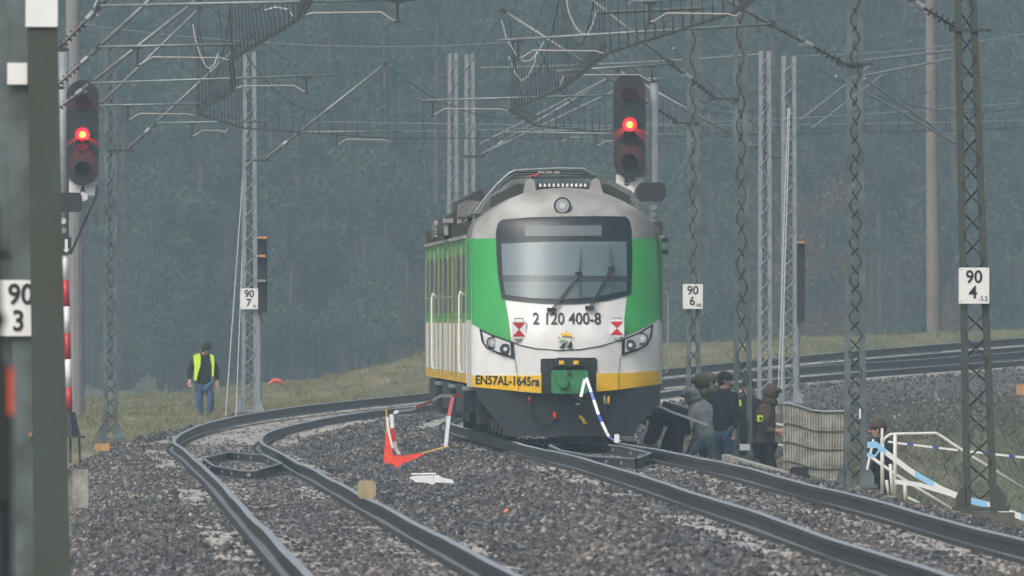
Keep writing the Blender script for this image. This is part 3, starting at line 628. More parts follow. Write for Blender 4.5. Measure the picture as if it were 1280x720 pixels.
glm = bpy.data.materials.new('windscreen_glass'); glm.use_nodes = True; n = glm.node_tree; n.nodes.remove(n.nodes['Principled BSDF'])
tb = n.nodes.new('ShaderNodeBsdfTransparent'); tb.inputs[0].default_value = (.72, .78, .8, 1); gb = n.nodes.new('ShaderNodeBsdfGlossy'); gb.inputs['Roughness'].default_value = .18; mxs = n.nodes.new('ShaderNodeMixShader'); mxs.inputs[0].default_value = .07
n.links.new(tb.outputs[0], mxs.inputs[1]); n.links.new(gb.outputs[0], mxs.inputs[2]); n.links.new(mxs.outputs[0], n.nodes['Material Output'].inputs[0])
patch(GLS, .055, 'windscreen_glass', glm, train, .006)
patch([(657, 282.5), (753, 281.5), (753, 294.5), (657, 295.5)], .030, 'destination_display', M['display'], train, .008)
# wipers
for a, e, t0, t1 in (((688, 389), (724, 342), (727, 311), (726.5, 372)), ((736, 386.5), (765, 335.5), (763.5, 305), (766.5, 366))):
    wo = None; b = MB()
    for dx in (0, 3.2):
        x0, z0 = tp(a[0] + dx, a[1]); x1, z1 = tp(e[0] + dx * .6, e[1])
        b.tube([(x0, ysurf(x0, z0) - .07, z0), (x1, ysurf(x1, z1) - .10, z1)], .012, 5)
    x0, z0 = tp(a[0] + 1.5, a[1] - 2); b.box((x0, ysurf(x0, z0) - .05, z0), (.13, .08, .05))
    wo = b.build('wiper', M['black'], train)
    x0, z0 = tp(*t0); x1, z1 = tp(*t1); xm, zm = tp(*e)
    b = MB(); b.tube([(x0, ysurf(x0, z0) - .085, z0), (xm + .01, ysurf(xm, zm) - .09, zm), (x1, ysurf(x1, z1) - .085, z1)], [.006, .017, .006], 5)
    b.box((xm, ysurf(xm, zm) - .1, zm), (.1, .04, .05)); b.build('wiper_blade', M['black'], wo)
# top lamp
x, z = tp(704, 257); y = ysurf(x, z)
lo_ = MB().disc((x, y - .10, z), .125, .2, 28).build('top_lamp', M['slate'], train)
MB().disc((x, y - .13, z), .10, .03, 28).build('lamp_glass', M['lamp'], lo_); MB().disc((x, y - .14, z), .045, .012, 20).build('reflector', M['lampshell'], lo_)
# head lights
for sx, poly, lamps in ((-1, [(600, 410.5), (615, 418), (642, 428), (643.5, 448.5), (622, 442), (608, 435), (602.5, 427)], ((616, 428.5), (632, 436.5))),
                        (1, [(818, 404.5), (803, 414), (778, 424.5), (777.5, 445), (798, 438.5), (811, 431), (816, 421)], ((803.5, 423.5), (788.5, 431.5)))):
    hl = patch(poly, .030, 'headlight', M['black'], train, .03, .06)
    cx = sum(p[0] for p in poly) / 7; cy = sum(p[1] for p in poly) / 7
    patch([(cx + (p[0] - cx) * .82, cy + (p[1] - cy) * .78) for p in poly], .036, 'lamp_housing', M['lampshell'], hl, .01, .06)
    for k, (px, py) in enumerate(lamps):
        x, z = tp(px, py); y = ysurf(x, z) - .07
        MB().disc((x, y, z), .088 if k == 0 else .08, .06, 24).disc((x, y - .006, z), .066, .01, 20, 1).disc((x, y - .010, z), .03, .006, 16, 2).build('lamp', [M['slate'], M['lampdark'] if k else M['lamp'], M['lampshell']], hl)
# red-white tail markers
for px0, py0, wd, ht in ((649, 412, 18, 22), (771.5, 410.5, 18.5, 21)):
    x, z = tp(px0, py0); y = ysurf(x, z) - .05; w_, h_ = wd / TS, ht / TS
    mk = MB().bevbox((x, y, z), (w_, .02, h_), .01).build('tail_marker', M['signwhite'], train)
    MB().prism([(x - w_ * .45, z + h_ * .40), (x + w_ * .45, z + h_ * .40), (x, z)], y - .016, y - .011).build('red_triangle', M['red'], mk)
    MB().prism([(x - w_ * .45, z - h_ * .40), (x, z), (x + w_ * .45, z - h_ * .40)], y - .016, y - .011).build('red_triangle', M['red'], mk)
    MB().tube([(x - w_ * .3, y, z + h_ * .5), (x - w_ * .3, y, z + h_ * .62), (x + w_ * .3, y, z + h_ * .62), (x + w_ * .3, y, z + h_ * .5)], .01, 5).build('marker_handle', M['silver'], mk)
    MB().box((x, y + .01, z - h_ * .58), (.09, .04, .04)).build('marker_bracket', M['silver'], mk)
# lettering
x, z = tp(709, 399); text('2 120 400-8', .165, M['signblack'], train, (x, ysurf(0, z) - .022, z), .86, wt=.003, conform=.012)
x, z = tp(634.5, 476.5); text('EN57AL-1645ra', .125, M['signblack'], train, (x, ysurf(x, z) - .05, z), .78, ang=.03, wt=.004, conform=.024)
# emblem: sun over field strokes
lg = patch([(701, 420), (704, 416.5), (709, 415.5), (714, 418), (716.5, 422), (712, 420), (707, 419.5)], .03, 'emblem', M['yellow'], train, .01, .05)
for px, py, dx, dy in ((697.5, 421.5, 3.2, 1.0), (701.5, 416, 2.4, 2.0), (707.5, 413.5, .3, 2.6), (713, 415.5, -1.8, 2.2), (717.8, 419.5, -2.6, 1.4)):
    patch([(px - .9, py), (px + .5, py - 1), (px + dx + .6, py + dy), (px + dx - .5, py + dy + 1)], .030, 'emblem_ray', M['yellow'], lg, .008, .05)
patch([(697.5, 428.5), (702, 425.8), (709, 424.5), (706, 427), (701, 428)], .030, 'emblem_leaf', M['green'], lg, .008, .05)
patch([(699, 435.5), (704, 430), (711, 426), (707.5, 430), (704.5, 435.5)], .030, 'emblem_stroke', M['slate'], lg, .008, .05)
patch([(708.5, 435.5), (711, 431), (714, 425), (715.5, 431), (715, 435.5)], .030, 'emblem_stroke', M['slate'], lg, .008, .05)
# bonnet seam and panel seams
def fline(pts, r, name, m, off=.012):
    q = []
    for px, py in pts: x, z = tp(px, py); q.append((x, ysurf(x, z) - off, z))
    MB().tube(q, r, 5).build(name, m, train)
fline([(640, 427), (650, 431.5), (670, 436), (700, 438.2), (725, 437), (750, 433), (778, 425)], .008, 'bonnet_seam', M['slate'])
fline([(644, 449), (647, 468)], .004, 'panel_seam', M['slate']); fline([(776, 445), (774, 466)], .004, 'panel_seam', M['slate'])
fline([(647, 470), (648.5, 489)], .004, 'panel_seam', M['slate'], .03); fline([(774, 467), (774, 486.5)], .004, 'panel_seam', M['slate'], .03)
# coupler recess
patch([(677, 448.5), (745, 447), (745.5, 491), (677, 492)], .022, 'coupler_recess', M['black'], train, .02)
for xa, xb in ((676, 684), (738, 746.5)):
    patch([(xa, 449), (xb, 449), (xb, 465), (xa, 466)], .028, 'recess_cheek', M['slate'], train, .02)
x0, z0 = tp(689, 492); x1, z1 = tp(735, 463)
cp = MB().bevbox(((x0 + x1) / 2, -.28, (z0 + z1) / 2), (x1 - x0, .36, z1 - z0), .03).build('coupler', M['coupler'], train)
x, z = tp(703.5, 478.5); MB().disc((x, -.54, z), .075, .1, 20, r2=.10).disc((x, -.55, z), .05, .03, 16).build('coupler_cone', M['coupler'], cp)
x, z = tp(711, 466); MB().disc((x, -.50, z), .035, .05, 12).build('coupler_pin', M['darksteel'], cp)
x, z = tp(725, 485); MB().box((x, -.5, z), (.06, .06, .05)).build('coupler_lug', M['coupler'], cp)
x, z = tp(711, 453.5); MB().box((x, -.12, z), (.40, .2, .10)).box((x, -.14, z + .06), (.34, .1, .03)).build('contact_block', M['slate'], train)
for px in (702, 720): x, z = tp(px, 453.5); MB().box((x, -.24, z), (.075, .04, .06)).box((x, -.27, z), (.035, .03, .03)).build('yellow_cap', M['yellow'], train)
for px in (690, 731): x, z = tp(px, 457); MB().tube([(x, -.1, z + .06), (x + .02, -.16, z - .02), (x - .01, -.12, z - .09)], .014, 5).build('air_hose', M['slate'], train)
# skirt
SK = [(592, 484), (640, 489), (677, 492), (746, 490.5), (770, 488), (827, 480.5), (826, 503), (796, 536), (628, 536), (600, 500)]
sy = lambda x, z: .18 * (x / 1.38) ** 2 + .25
patch(SK, .05, 'front_skirt', M['slate'], train, .05, surf=sy)
patch([(628, 536), (796, 536), (793, 545.5), (633, 545.5)], .075, 'skirt_lip', M['slate'], train, .06, surf=sy)
for k in range(4): x, z = tp(616 + k * 4.6, 531 + k * 2.4); MB().box((x, .35, z), (.03, .06, .16)).build('skirt_rib', M['darksteel'], train)
x, z = tp(712, 540); MB().box((x, .16, z), (.012, .02, .11)).build('lip_joint', M['darksteel'], train)
def hose(pts, r, m, nm='brake_hose'):
    q = [(tp(*p)[0], .14 - .05 * math.sin(k), tp(*p)[1]) for k, p in enumerate(pts)]; MB().tube(q, r, 6).build(nm, m, train, True)
hose([(664, 495), (663, 510), (668, 524), (682, 532), (694, 525), (695, 518)], .014, M['black']); hose([(760, 493), (758, 508), (754, 520), (758, 530)], .012, M['black'])
hose([(663, 496), (662, 503)], .03, mat('dull_red_cock', (.18, .02, .02), .5), 'brake_cock'); hose([(693, 516), (695, 524)], .03, M['red'], 'brake_cock'); hose([(756, 495), (756.5, 505)], .022, M['gold'], 'brake_cock'); hose([(761, 496), (761, 505)], .02, M['yellow'], 'brake_cock')
hose([(725, 520), (729, 524), (731, 529), (734, 529)], .026, M['yellow'], 'yellow_strap'); hose([(716, 494), (729, 502)], .012, M['silver'], 'release_lever'); hose([(721, 505), (724, 505)], .02, M['signwhite'], 'tag')
# nose sides
def section(scale=1.04):
    return [(tp(*p)[0] * scale, tp(*p)[1]) for p in OUT]
nb = MB(); s0 = [(x, ysurf(x, z) + .03, z) for x, z in [tp(*p) for p in OUT]]; s1 = [(x, 1.5, z) for x, z in section(1.02)]; s2 = [(x, 2.6, z) for x, z in section(1.04)]
def zm_(z): return 0 if z > 2.96 else 1 if z > 1.74 else 2 if z > .98 else 3
for A_, B_ in ((s0, s1), (s1, s2)):
    for i in range(len(A_) - 1):
        nb.add([A_[i], A_[i + 1], B_[i + 1], B_[i]], [(0, 1, 2, 3)], zm_((A_[i][2] + A_[i + 1][2]) / 2))
nb.build('nose_shell', [M['dirtysilver'], M['green'], M['white'], M['yellow']], train)
# body cars
def car(y0, y1, dz=0):
    roof = MB(); hw = 1.43
    prof = [(-hw, 2.98), (-hw + .03, 3.12), (-1.2, 3.33), (-.7, 3.5), (0, 3.56), (.7, 3.5), (1.2, 3.33), (hw - .03, 3.12), (hw, 2.98)]
    roof.prism(prof, y0, y1); roof.build('roof', M['dirtysilver'], train)
    end = MB(); end.box((0, (y0 + y1) / 2, 2.0), (2.78, y1 - y0 - .02, 2.1)); end.build('car_core', M['slate'], train)
    for s in (-1, 1):
        for nm, za, zb, m in (('yellow_band', .86, 1.0, 'yellow'), ('white_band', 1.002, 1.74, 'white'), ('green_band', 1.742, 2.978, 'green')):
            b = MB(); b.box((s * 1.41, (y0 + y1) / 2, (za + zb) / 2), (.05, y1 - y0, zb - za)); b.build(nm, M[m], train)
        yy = y0 + 1.4; k = 0
        while yy < y1 - 2.2:
            if k in (2, 6):
                d = MB(); d.box((s * 1.42, yy + .75, 1.9), (.036, 1.5, 1.9)); dr = d.build('door', M['white'] if k == 2 else M['green'], train)
                for q in (0, 1.5): MB().box((s * 1.422, yy + q, 1.9), (.046, .07, 2.0)).build('door_edge', M['gold'], dr)
                for q in (.38, 1.12): MB().box((s * 1.434, yy + q, 2.25), (.012, .5, .9)).build('door_window', M['sidewin'], dr)
            else:
                wn = MB().box((s * 1.428, yy + .75, 2.32), (.02, 1.7, .86)).build('window', M['sidewin'], train)
                MB().box((s * 1.436, yy + .75, 2.14), (.008, 1.35, .025)).build('window_bar', M['silver'], wn)
            yy += 1.95; k += 1
        for q in (y0 + .06, y1 - .06): MB().box((s * 1.425, q, 1.95), (.044, .09, 2.05)).build('corner_post', M['gold'], train)
        for q in np.linspace(y0 + 3, y1 - 3, 6): MB().box((s * 1.422, q, 1.37), (.036, .05, .74)).build('side_rib', M['white'], train)
        MB().box((s * 1.43, (y0 + y1) / 2, 3.0), (.09, y1 - y0, .05)).build('gutter', M['silver'], train)
        for q in np.linspace(y0 + .3, y1 - .8, 7): MB().box((s * 1.40, q, 3.13), (.10, .18, .2)).build('roof_fitting', M['roofdark'], train)
        MB().box((s * 1.30, (y0 + y1) / 2, .62), (.25, (y1 - y0) * .55, .42)).build('underframe_box', M['slate'], train)
        MB().box((s * 1.38, y0 + .7, .78), (.2, .7, .06)).build('step', M['galv'], train)
    for yb in (y0 + 2.8, y1 - 2.8):
        bg_ = MB()
        for s in (-1, 1):
            bg_.box((s * 1.08, yb, .52), (.16, 3.2, .22)); bg_.box((s * 1.12, yb - 1.25, .42), (.2, .4, .34)); bg_.box((s * 1.12, yb + 1.25, .42), (.2, .4, .34)); bg_.box((s * 1.12, yb, .45), (.26, .6, .4))
        bo = bg_.build('bogie', M['darksteel'], train)
        for q in (-1.25, 1.25):
            wh = MB()
            for s in (-1, 1):
                pts = [(s * .70, yb + q, .46), (s * .835, yb + q, .46)]
                wh.tube(pts, .45, 24); wh.tube([(s * .67, yb + q, .46), (s * .70, yb + q, .46)], .478, 24)
            wh.tube([(-.7, yb + q, .46), (.7, yb + q, .46)], .08, 10); wh.build('wheelset', M['darksteel'], bo)
car(2.6, 21.4); car(22.0, 42.6); car(43.2, 64.0)
for yy in (21.7, 42.9): MB().box((0, yy, 1.95), (2.5, .7, 2.2)).build('gangway_bellows', M['black'], train)
# side handrails
for yy, s in ((3.0, -1), (44.3, -1), (3.0, 1)):
    MB().tube([(s * 1.44, yy, 2.14), (s * 1.52, yy, 2.20), (s * 1.53, yy, 2.12), (s * 1.53, yy, 1.2), (s * 1.52, yy, 1.02), (s * 1.44, yy, 1.0)], .018, 6).build('handrail', M['signwhite'], train, True)
# roof equipment
def rp(px, py, y): s = F / (TD + y); return ((px - 640) * (TD + y) / F - TX + 0.0121 * y, TZ * 0 + (553 - py) / TS if False else CAMZ + (HOR - py) * (TD + y) / F - TZ)
def roofprism(pts, y0, y1, nm, m): return MB().prism([rp(a, b, y0) for a, b in pts], y0, y1).build(nm, M[m], train)
roofprism([(594, 275), (610, 248), (645, 224), (660, 222), (664, 246), (618, 266)], 3.2, 8.5, 'roof_fairing', 'dirtysilver')
roofprism([(614, 268), (614, 246), (648, 229), (660, 231), (662, 252)], 2.4, 3.1, 'fairing_grille', 'roofdark')
roofprism([(744, 224), (760, 223), (790, 239), (800, 262), (780, 258), (744, 248)], 3.2, 8.5, 'roof_fairing', 'dirtysilver')
roofprism([(748, 250), (748, 229), (762, 231), (788, 245), (788, 262)], 2.4, 3.1, 'fairing_grille', 'roofdark')
roofprism([(672, 238), (672, 228.5), (735, 228.5), (735, 238)], 2.6, 3.4, 'cooling_unit', 'roofdark')
for k in range(11):
    roofprism([(674 + k * 5.6, 233.5), (677 + k * 5.6, 233.5), (677 + k * 5.6, 229.5), (674 + k * 5.6, 229.5)], 2.52, 2.6, 'cooling_fin', 'signwhite')
for px in (660, 745):
    sgn = 1 if px < 700 else -1
    roofprism([(px - 6, 243), (px - 3, 226), (px + 3, 222.5), (px + 8, 226), (px + 10, 240)] if sgn > 0 else [(px - 8, 240), (px - 6, 226), (px, 222.5), (px + 4, 225), (px + 9, 241)], 1.6, 2.3, 'horn_cover', 'silver')
roofprism([(640, 224), (640, 221), (716, 220), (745, 218.5), (745, 222)], 3.4, 4.4, 'pantograph_base', 'roofdark')
def panto(pts, y0, r, nm='pantograph_bar', m='darksteel'):
    q = [(rp(a, b, y0 + i * .0)[0], y0, rp(a, b, y0)[1]) for i, (a, b) in enumerate(pts)]; MB().tube(q, r, 6).build(nm, M[m], train)
panto([(592, 268), (605, 250), (622, 230), (636, 217), (644, 213), (700, 210.5), (728, 211), (738, 215), (744, 222)], 5.0, .020, m='tube')
panto([(588, 270), (603, 252), (618, 233), (634, 219), (642, 215.5), (700, 213), (726, 213.5), (736, 218), (742, 224)], 6.5, .024)
panto([(616, 246), (630, 228), (642, 219), (690, 216), (733, 218)], 8.0, .018); panto([(600, 262), (640, 232)], 9.0, .03); panto([(655, 222), (690, 215)], 6.0, .014, m='red')
for k in range(3): MB().box((rp(676 + k * 10, 216, 6)[0], 6, rp(676, 215.5, 6)[1]), (.09, .2, .025)).build('pantograph_fitting', M['arm'], train)
roofprism([(572, 262), (575, 250), (602, 236), (608, 250), (600, 266), (574, 268)], 12, 20, 'roof_box', 'roofdark')
roofprism([(574, 262), (576, 254), (586, 250), (600, 252), (600, 268), (574, 270)], 8.6, 11.5, 'roof_box', 'dirtysilver')
roofprism([(552, 292), (556, 272), (570, 264), (590, 264), (590, 292)], 24, 34, 'roof_box', 'roofdark')
roofprism([(546, 296), (548, 276), (560, 272), (580, 270), (580, 296)], 45, 55, 'roof_box', 'dirtysilver')
for px, py, yy in ((549, 279, 44), (560, 276, 24), (577, 268, 21), (566, 284, 30), (600, 270, 2.8)):
    x, z = rp(px, py, yy); MB().box((x, yy, z), (.16, .3, .07)).box((x - .03, yy, z - .12), (.07, .2, .2)).build('roof_bracket', M['silver'] if px != 600 else M['roofdark'], train)
for px, py in ((606, 252), (597, 268), (588, 272)):
    x, z = rp(px, py, 10); MB().tube([(x, 10, z - .15), (x, 10, z)], .05, 8).build('roof_insulator', M['ins'], train)
x, z = tp(826, 300); 
for zz in (2.95, 2.78): MB().box((1.47, 1.6, zz), (.09, .12, .07)).build('camera_pod', M['slate'], train)

# ------------------------------------------------------------------ signals
def signal(px, py, D, label, letter, postx, red_y):
    s = F / D; o = empty('light_signal', (P(postx, 560, D).x, D, float(ground(np.array(P(postx, 560, D).x), np.array(float(D))))), label=label, cat='signal', group='tall railway signals showing red')
    c = P(px, py, D); W, H = 40 / s, 132 / s; n = 14; poly = []
    for k in range(n + 1): a = math.pi * k / n; poly.append((c.x + math.cos(a) * W / 2, c.z + H / 2 - W / 2 + math.sin(a) * W / 2))
    for k in range(n + 1): a = math.pi + math.pi * k / n; poly.append((c.x + math.cos(a) * W / 2, c.z - H / 2 + W / 2 + math.sin(a) * W / 2))
    hd = MB().prism(poly, D - .30, D - .27).build('signal_head', M['signalhead'], o)
    MB().bevbox((c.x, D - .16, c.z), (W * .8, .2, H * .86), .03).build('lamp_case', M['signalhead'], hd)
    for k, yy in enumerate((py - 38, red_y, py + 8 + 7, py + 45)):
        p = P(px, yy, D); lit = k == 1
        hood = MB(); nn = 14; pts = []
        for j in range(nn + 1):
            a = math.pi * (1.12 - 1.24 * j / nn); pts.append(a)
        vs = []; 
        for a in pts:
            for y_, rr in ((-.30, .135), (-.52, .135), (-.52, .128), (-.30, .128)): vs.append((p.x + math.cos(a) * rr, D + y_, p.z + math.sin(a) * rr))
        fs = [(4 * j + q, 4 * j + (q + 1) % 4, 4 * j + 4 + (q + 1) % 4, 4 * j + 4 + q) for j in range(nn) for q in range(4)]
        hood.add(vs, fs); hood.build('lamp_hood', M['signalhead'], hd)
        ln = MB().disc((p.x, D - .33, p.z), .115, .03, 24).build('red_lens' if lit else 'lens', M['red_ring'] if lit else M['lens_off'], hd)
        if lit: ln['label'] = 'lit red lens'
    p = P(px, red_y, D); MB().disc((p.x, D - .345, p.z), .062, .012, 20).build('lamp_core', M['red_core'], hd)
    ld = bpy.data.lights.new('red_lamp_light', 'POINT'); lo2 = bpy.data.objects.new('red_lamp_light', ld); COL.objects.link(lo2); lo2.parent = hd; lo2.location = Vector((p.x, D - .60, p.z)) - WO[hd.name]; ld.energy = 30; ld.color = (1, .03, .04); ld.shadow_soft_size = .01
    # plates
    p = P(px, py + 70, D); pl = MB().box((p.x, D - .1, p.z), (34 / s, .02, 17 / s)).build('identification_plate', M['signwhite'], o); text(letter, 9 / s, M['signblack'], pl, (p.x, D - .12, p.z - 1 / s), .8, wt=.004)
    p = P(px + 1, py + 80, D); MB().disc((p.x, D - .2, p.z), .075, .15, 16).build('marker_lamp', M['signwhite'], o)
    p = P(px + 2, py + 92, D); MB().box((p.x, D - .05, p.z), (22 / s, .12, 10 / s)).build('lamp_shelf', M['galv'], o)
    return o, s
sA, s_ = signal(103.5, 166, 580, 'red signal marked A on a striped post, far left beyond the dark column', 'A', 82, 168.5)
b = MB(); segs = [(282, 318, 1), (318, 349, 0), (349, 383, 1), (383, 416, 0), (416, 450, 1), (450, 484, 0), (484, 516, 1)]
for k, (y0, y1, w_) in enumerate([(318, 350, 0), (350, 383, 1), (383, 416, 0), (416, 449, 1), (449, 484, 0), (484, 512, 1)]):
    MB().tube([P(81 + k * .9, y0, 580), P(81.9 + k * .9, y1, 580)], .062, 12).build('post_band', M['signwhite'] if w_ == 0 else M['red'], sA, True)
MB().tube([P(79, 318, 580), P(79, 60, 580.3)], .1, 12).build('upper_post', M['galv'], sA, True)
MB().tube([P(84, 512, 580), P(84.5, 517, 580)], .08, 10).tube([P(85, 515, 580), P(86, 545, 580)], [.12, .2], 10).build('post_foot', M['slate'], sA)
p = P(88, 546, 580); MB().box(p, (.5, .4, .04)).build('foot_plate', M['darksteel'], sA)
for dx in (-.15, .0, .15): MB().tube([p + Vector((dx, 0, 0)), p + Vector((dx * 1.1, 0, -.45))], .02, 6).build('anchor_bolt', M['darksteel'], sA)
p = P(88, 253, 579.6); MB().bevbox(p, (.40, .2, .34), .05).build('lamp_visor', M['signalhead'], sA)
for k, yy in enumerate((276, 288)): p = P(79, yy, 579.7); MB().disc((p.x, p.y, p.z), .055, .2, 12).build('ceramic_fitting', M['signwhite'] if k == 0 else M['galv'], sA)
p = P(82, 307, 579.6); ab = MB().box(p, (.2, .02, .3)).build('arrow_plate', M['slate'], sA)
MB().prism([(p.x - .012, p.z + .11), (p.x - .012, p.z - .06), (p.x - .045, p.z - .06), (p.x + .012, p.z - .125), (p.x + .07, p.z - .06), (p.x + .036, p.z - .06), (p.x + .036, p.z + .11)], p.y - .016, p.y - .012).build('arrow', M['signwhite'], ab)
MB().tube([P(121, 232, 579.8), P(120, 245, 579.8), P(88, 318, 579.8)], .022, 6).build('brace', M['darksteel'], sA)
sB, s_ = signal(787, 157, 580, 'red signal marked B rising beside the right edge of the train roof', 'B³⁶', 817, 156)
MB().tube([P(817, 560, 580), P(817.5, 100, 580)], .075, 12).tube([P(817.5, 101, 580), P(817.5, 97, 580)], .10, 12).build('post', M['galv'], sB, True)
p = P(814, 240, 579.6); MB().bevbox(p, (.50, .22, .33), .07).build('lamp_visor', M['signalhead'], sB)
for k, yy in enumerate((258, 268, 277)): p = P(817, yy, 579.7); MB().disc((p.x, p.y, p.z), .065 - .01 * k, .2, 12).build('ceramic_fitting', M['signwhite'] if k == 0 else M['galv'], sB)
p = P(795, 215, 579.9); MB().box(p, (.42, .03, .18)).build('mounting_plate', M['galv'], sB)
for (px, py, D, w_, h_, lab, caps) in ((327, 344, 684, 14, 94, 'dark unlit signal seen from the side behind the 90 / 7 board', (297, 320, 351)), (1000, 352, 692, 12, 100, 'dark unlit signal seen from behind at the thick pale mast', (303,))):
    s = F / D; c = P(px, py, D + .5); o = empty('light_signal', (c.x, D + .5, float(ground(np.array(c.x), np.array(D + .5)))), label=lab, cat='signal', group='unlit signals facing away')
    MB().bevbox(c, (w_ / s, .3, h_ / s), .02).build('signal_head', M['signalhead'], o)
    for k, yy in enumerate(caps): q = P(px - (1.5 if k else 0), yy, D + .2); MB().box(q, (w_ * .95 / s, .35, 3 / s)).build('lamp_hood', M['wood'] if k < 2 else M['galv'], o)
    if len(caps) > 1: MB().bevbox(P(px - 9, 340, D + .5), (8 / s, .25, 40 / s), .02).build('lamp_case', M['signalhead'], o)
    MB().tube([P(px - 3, py + h_ / 2, D + .6), Vector((P(px - 3, py, D).x, D + .6, float(ground(np.array(c.x), np.array(D + .5)))))], .05, 8).build('post', M['galv'], o)
# distant poles
p0 = P(1168, 415, 930); o = MB().tube([p0 + Vector((0, 0, -.6)), P(1163, -60, 930)], [.21, .14], 12).build('utility_pole', M['polebrown']); tag(o, 'thick weathered brown pole beyond the tracks on the right', 'pole')
p0 = P(93, 520, 760); o = MB().tube([p0 + Vector((0, 0, -.3)), P(91, -60, 760)], [.24, .15], 12).build('utility_pole', mat('pinkish_concrete', (.25, .235, .24), .9, var=.1)); tag(o, 'pale pinkish pole behind the left signal', 'pole')

# ------------------------------------------------------------------ foreground column and blurred gear
DF = 250.; sF = F / DF
fz = float(ground(np.array(-3.5), np.array(250.)))
fo = empty('foreground_mast', (P(50, 700, DF).x, DF, fz), label='dark olive out-of-focus steel mast with white squares at the left edge', cat='mast')
def quad_beam(t, bt, y0, y1, nm, m):
    (a, c), (d, e) = t, bt
    ztop = CAMZ + 5; A = P(a, 0, DF).x; C = P(c, 0, DF).x; Dd = P(d, 720, DF).x; E = P(e, 720, DF).x
    za, zb = P(0, 0, DF).z, P(0, 720, DF).z; k = (ztop - za) / (za - zb); A2, C2 = A + (A - Dd) * k, C + (C - E) * k
    k = (zb - fz) / (za - zb); D2, E2 = Dd + (Dd - A) * k, E + (E - C) * k
    return MB().prism([(D2, fz), (E2, fz), (C2, ztop), (A2, ztop)], DF + y0, DF + y1).build(nm, m, fo)
quad_beam(((34, 72), (43, 88)), None, 0, 0, '', None) if False else None
quad_beam((34, 71), (43, 88), -.10, -.08, 'mast_flange', M['mastolive'])
quad_beam((8, 34), (20, 43), .04, .06, 'mast_flange', M['mast'])
quad_beam((-10, 8.5), (0, 20.5), .14, .16, 'mast_web', M['mast'])
for px, py, w_, h_ in ((52, 15, 40, 37), (21.5, 92, 25, 27)):
    p = P(px, py, DF - (.12 if px > 40 else .01)); MB().box(p, (w_ / sF, .01, h_ / sF)).build('white_square', M['signwhite'], fo)
MB().box(P(38, 543, DF), (.02, .03, .03)).build('bolt', M['wood'], fo)
kb = P(14, 385, DF); s3 = sF
kbo = MB().bevbox(kb, (58 / s3, .006, 70 / s3), .02).build('distance_board', M['signwhite'], fo)
text('90', 25 / s3, M['signblack'], kbo, (P(26, 369, DF).x, DF - .008, P(24, 369, DF).z), .9, wt=.004); text('3', 25 / s3, M['signblack'], kbo, (P(23, 402, DF).x, DF - .008, P(24, 402, DF).z), .9, wt=.004)
DB = 95.; sB_ = F / DB
lb = empty('trackside_lantern', (P(5, 640, DB).x, DB, CAMZ - 2.1), label='blurred black lantern with an orange-red reflector at the left edge', cat='lantern')
MB().bevbox(P(-2, 540, DB), (36 / sB_, .1, 175 / sB_), .02).build('lantern_case', M['black'], lb)
MB().box(P(13.5, 489, DB - .06), (6 / sB_, .02, 58 / sB_)).build('reflector', mat('orange_reflector', (.55, .07, .025), .5), lb)
MB().tube([P(0, 530, DB), Vector((P(0, 0, DB).x, DB, CAMZ - 2.1))], .035, 8).build('lantern_post', M['slate'], lb)
MB().disc(P(-6, 400, DB), .03, .1, 14).tube([P(-6, 400, DB), P(-2, 455, DB)], .012, 8).tube([P(-10, 310, DB), P(14, 322, DB)], .012, 8).tube([P(-2, 455, DB), P(-8, 250, DB)], .014, 8).build('lantern_arm', M['black'], lb)

# ------------------------------------------------------------------ right-hand furniture
def simple(name, mb, m, label, cat, group=None): return tag(mb.build(name, m), label, cat, group)
# ribbed fence panel
DP = 470.; sp_ = F / DP
fp = empty('ribbed_fence_panel', (P(1016, 600, DP).x, DP, P(0, 606, DP).z), label='beige ribbed fence panel with a wavy top edge beside the right rail', cat='fence panel')
nr = 23
def ptop(px): return 504 + 7 * sm(985, 1012, px) + 0 * px
for k in range(nr):
    px = 981 + k * 75 / (nr - 1); yt = float(np.interp(px, [978, 984, 1000, 1015, 1030, 1058], [505, 504, 508, 513, 514.5, 514])); yb = float(np.interp(px, [978, 1058], [585, 606]))
    a, b2 = P(px, yt, DP), P(px, yb, DP); MB().tube([a, b2], .019, 6).build('slat', M['concrete'], fp)
bk = MB(); poly = [(P(px, 0, DP).x, P(0, y, DP).z) for px, y in ((979, 505.5), (984, 504.5), (1000, 508.5), (1015, 513.5), (1030, 515), (1057, 514.5), (1057, 605), (979, 584))]
bk.prism(poly, DP + .02, DP + .035); bk.build('backing_sheet', M['concrete'], fp)
for dy in (0, 25, 48, 72, 87):
    pts = [P(px, y + dy * (1 if dy == 0 else 1), DP - .03) for px, y in ((979, 505), (984, 504), (1000, 508), (1015, 513), (1030, 514.5), (1057, 514))]
    MB().tube(pts, .018 if dy == 0 else .009, 6).build('cross_wire', M['galv'] if dy == 0 else M['lacing'], fp)
simple('marker_tag', MB().box(P(1075, 517, 451.6), (.025, .02, .13)), M['signwhite'], 'small white tag on the bare lattice mast', 'tag')
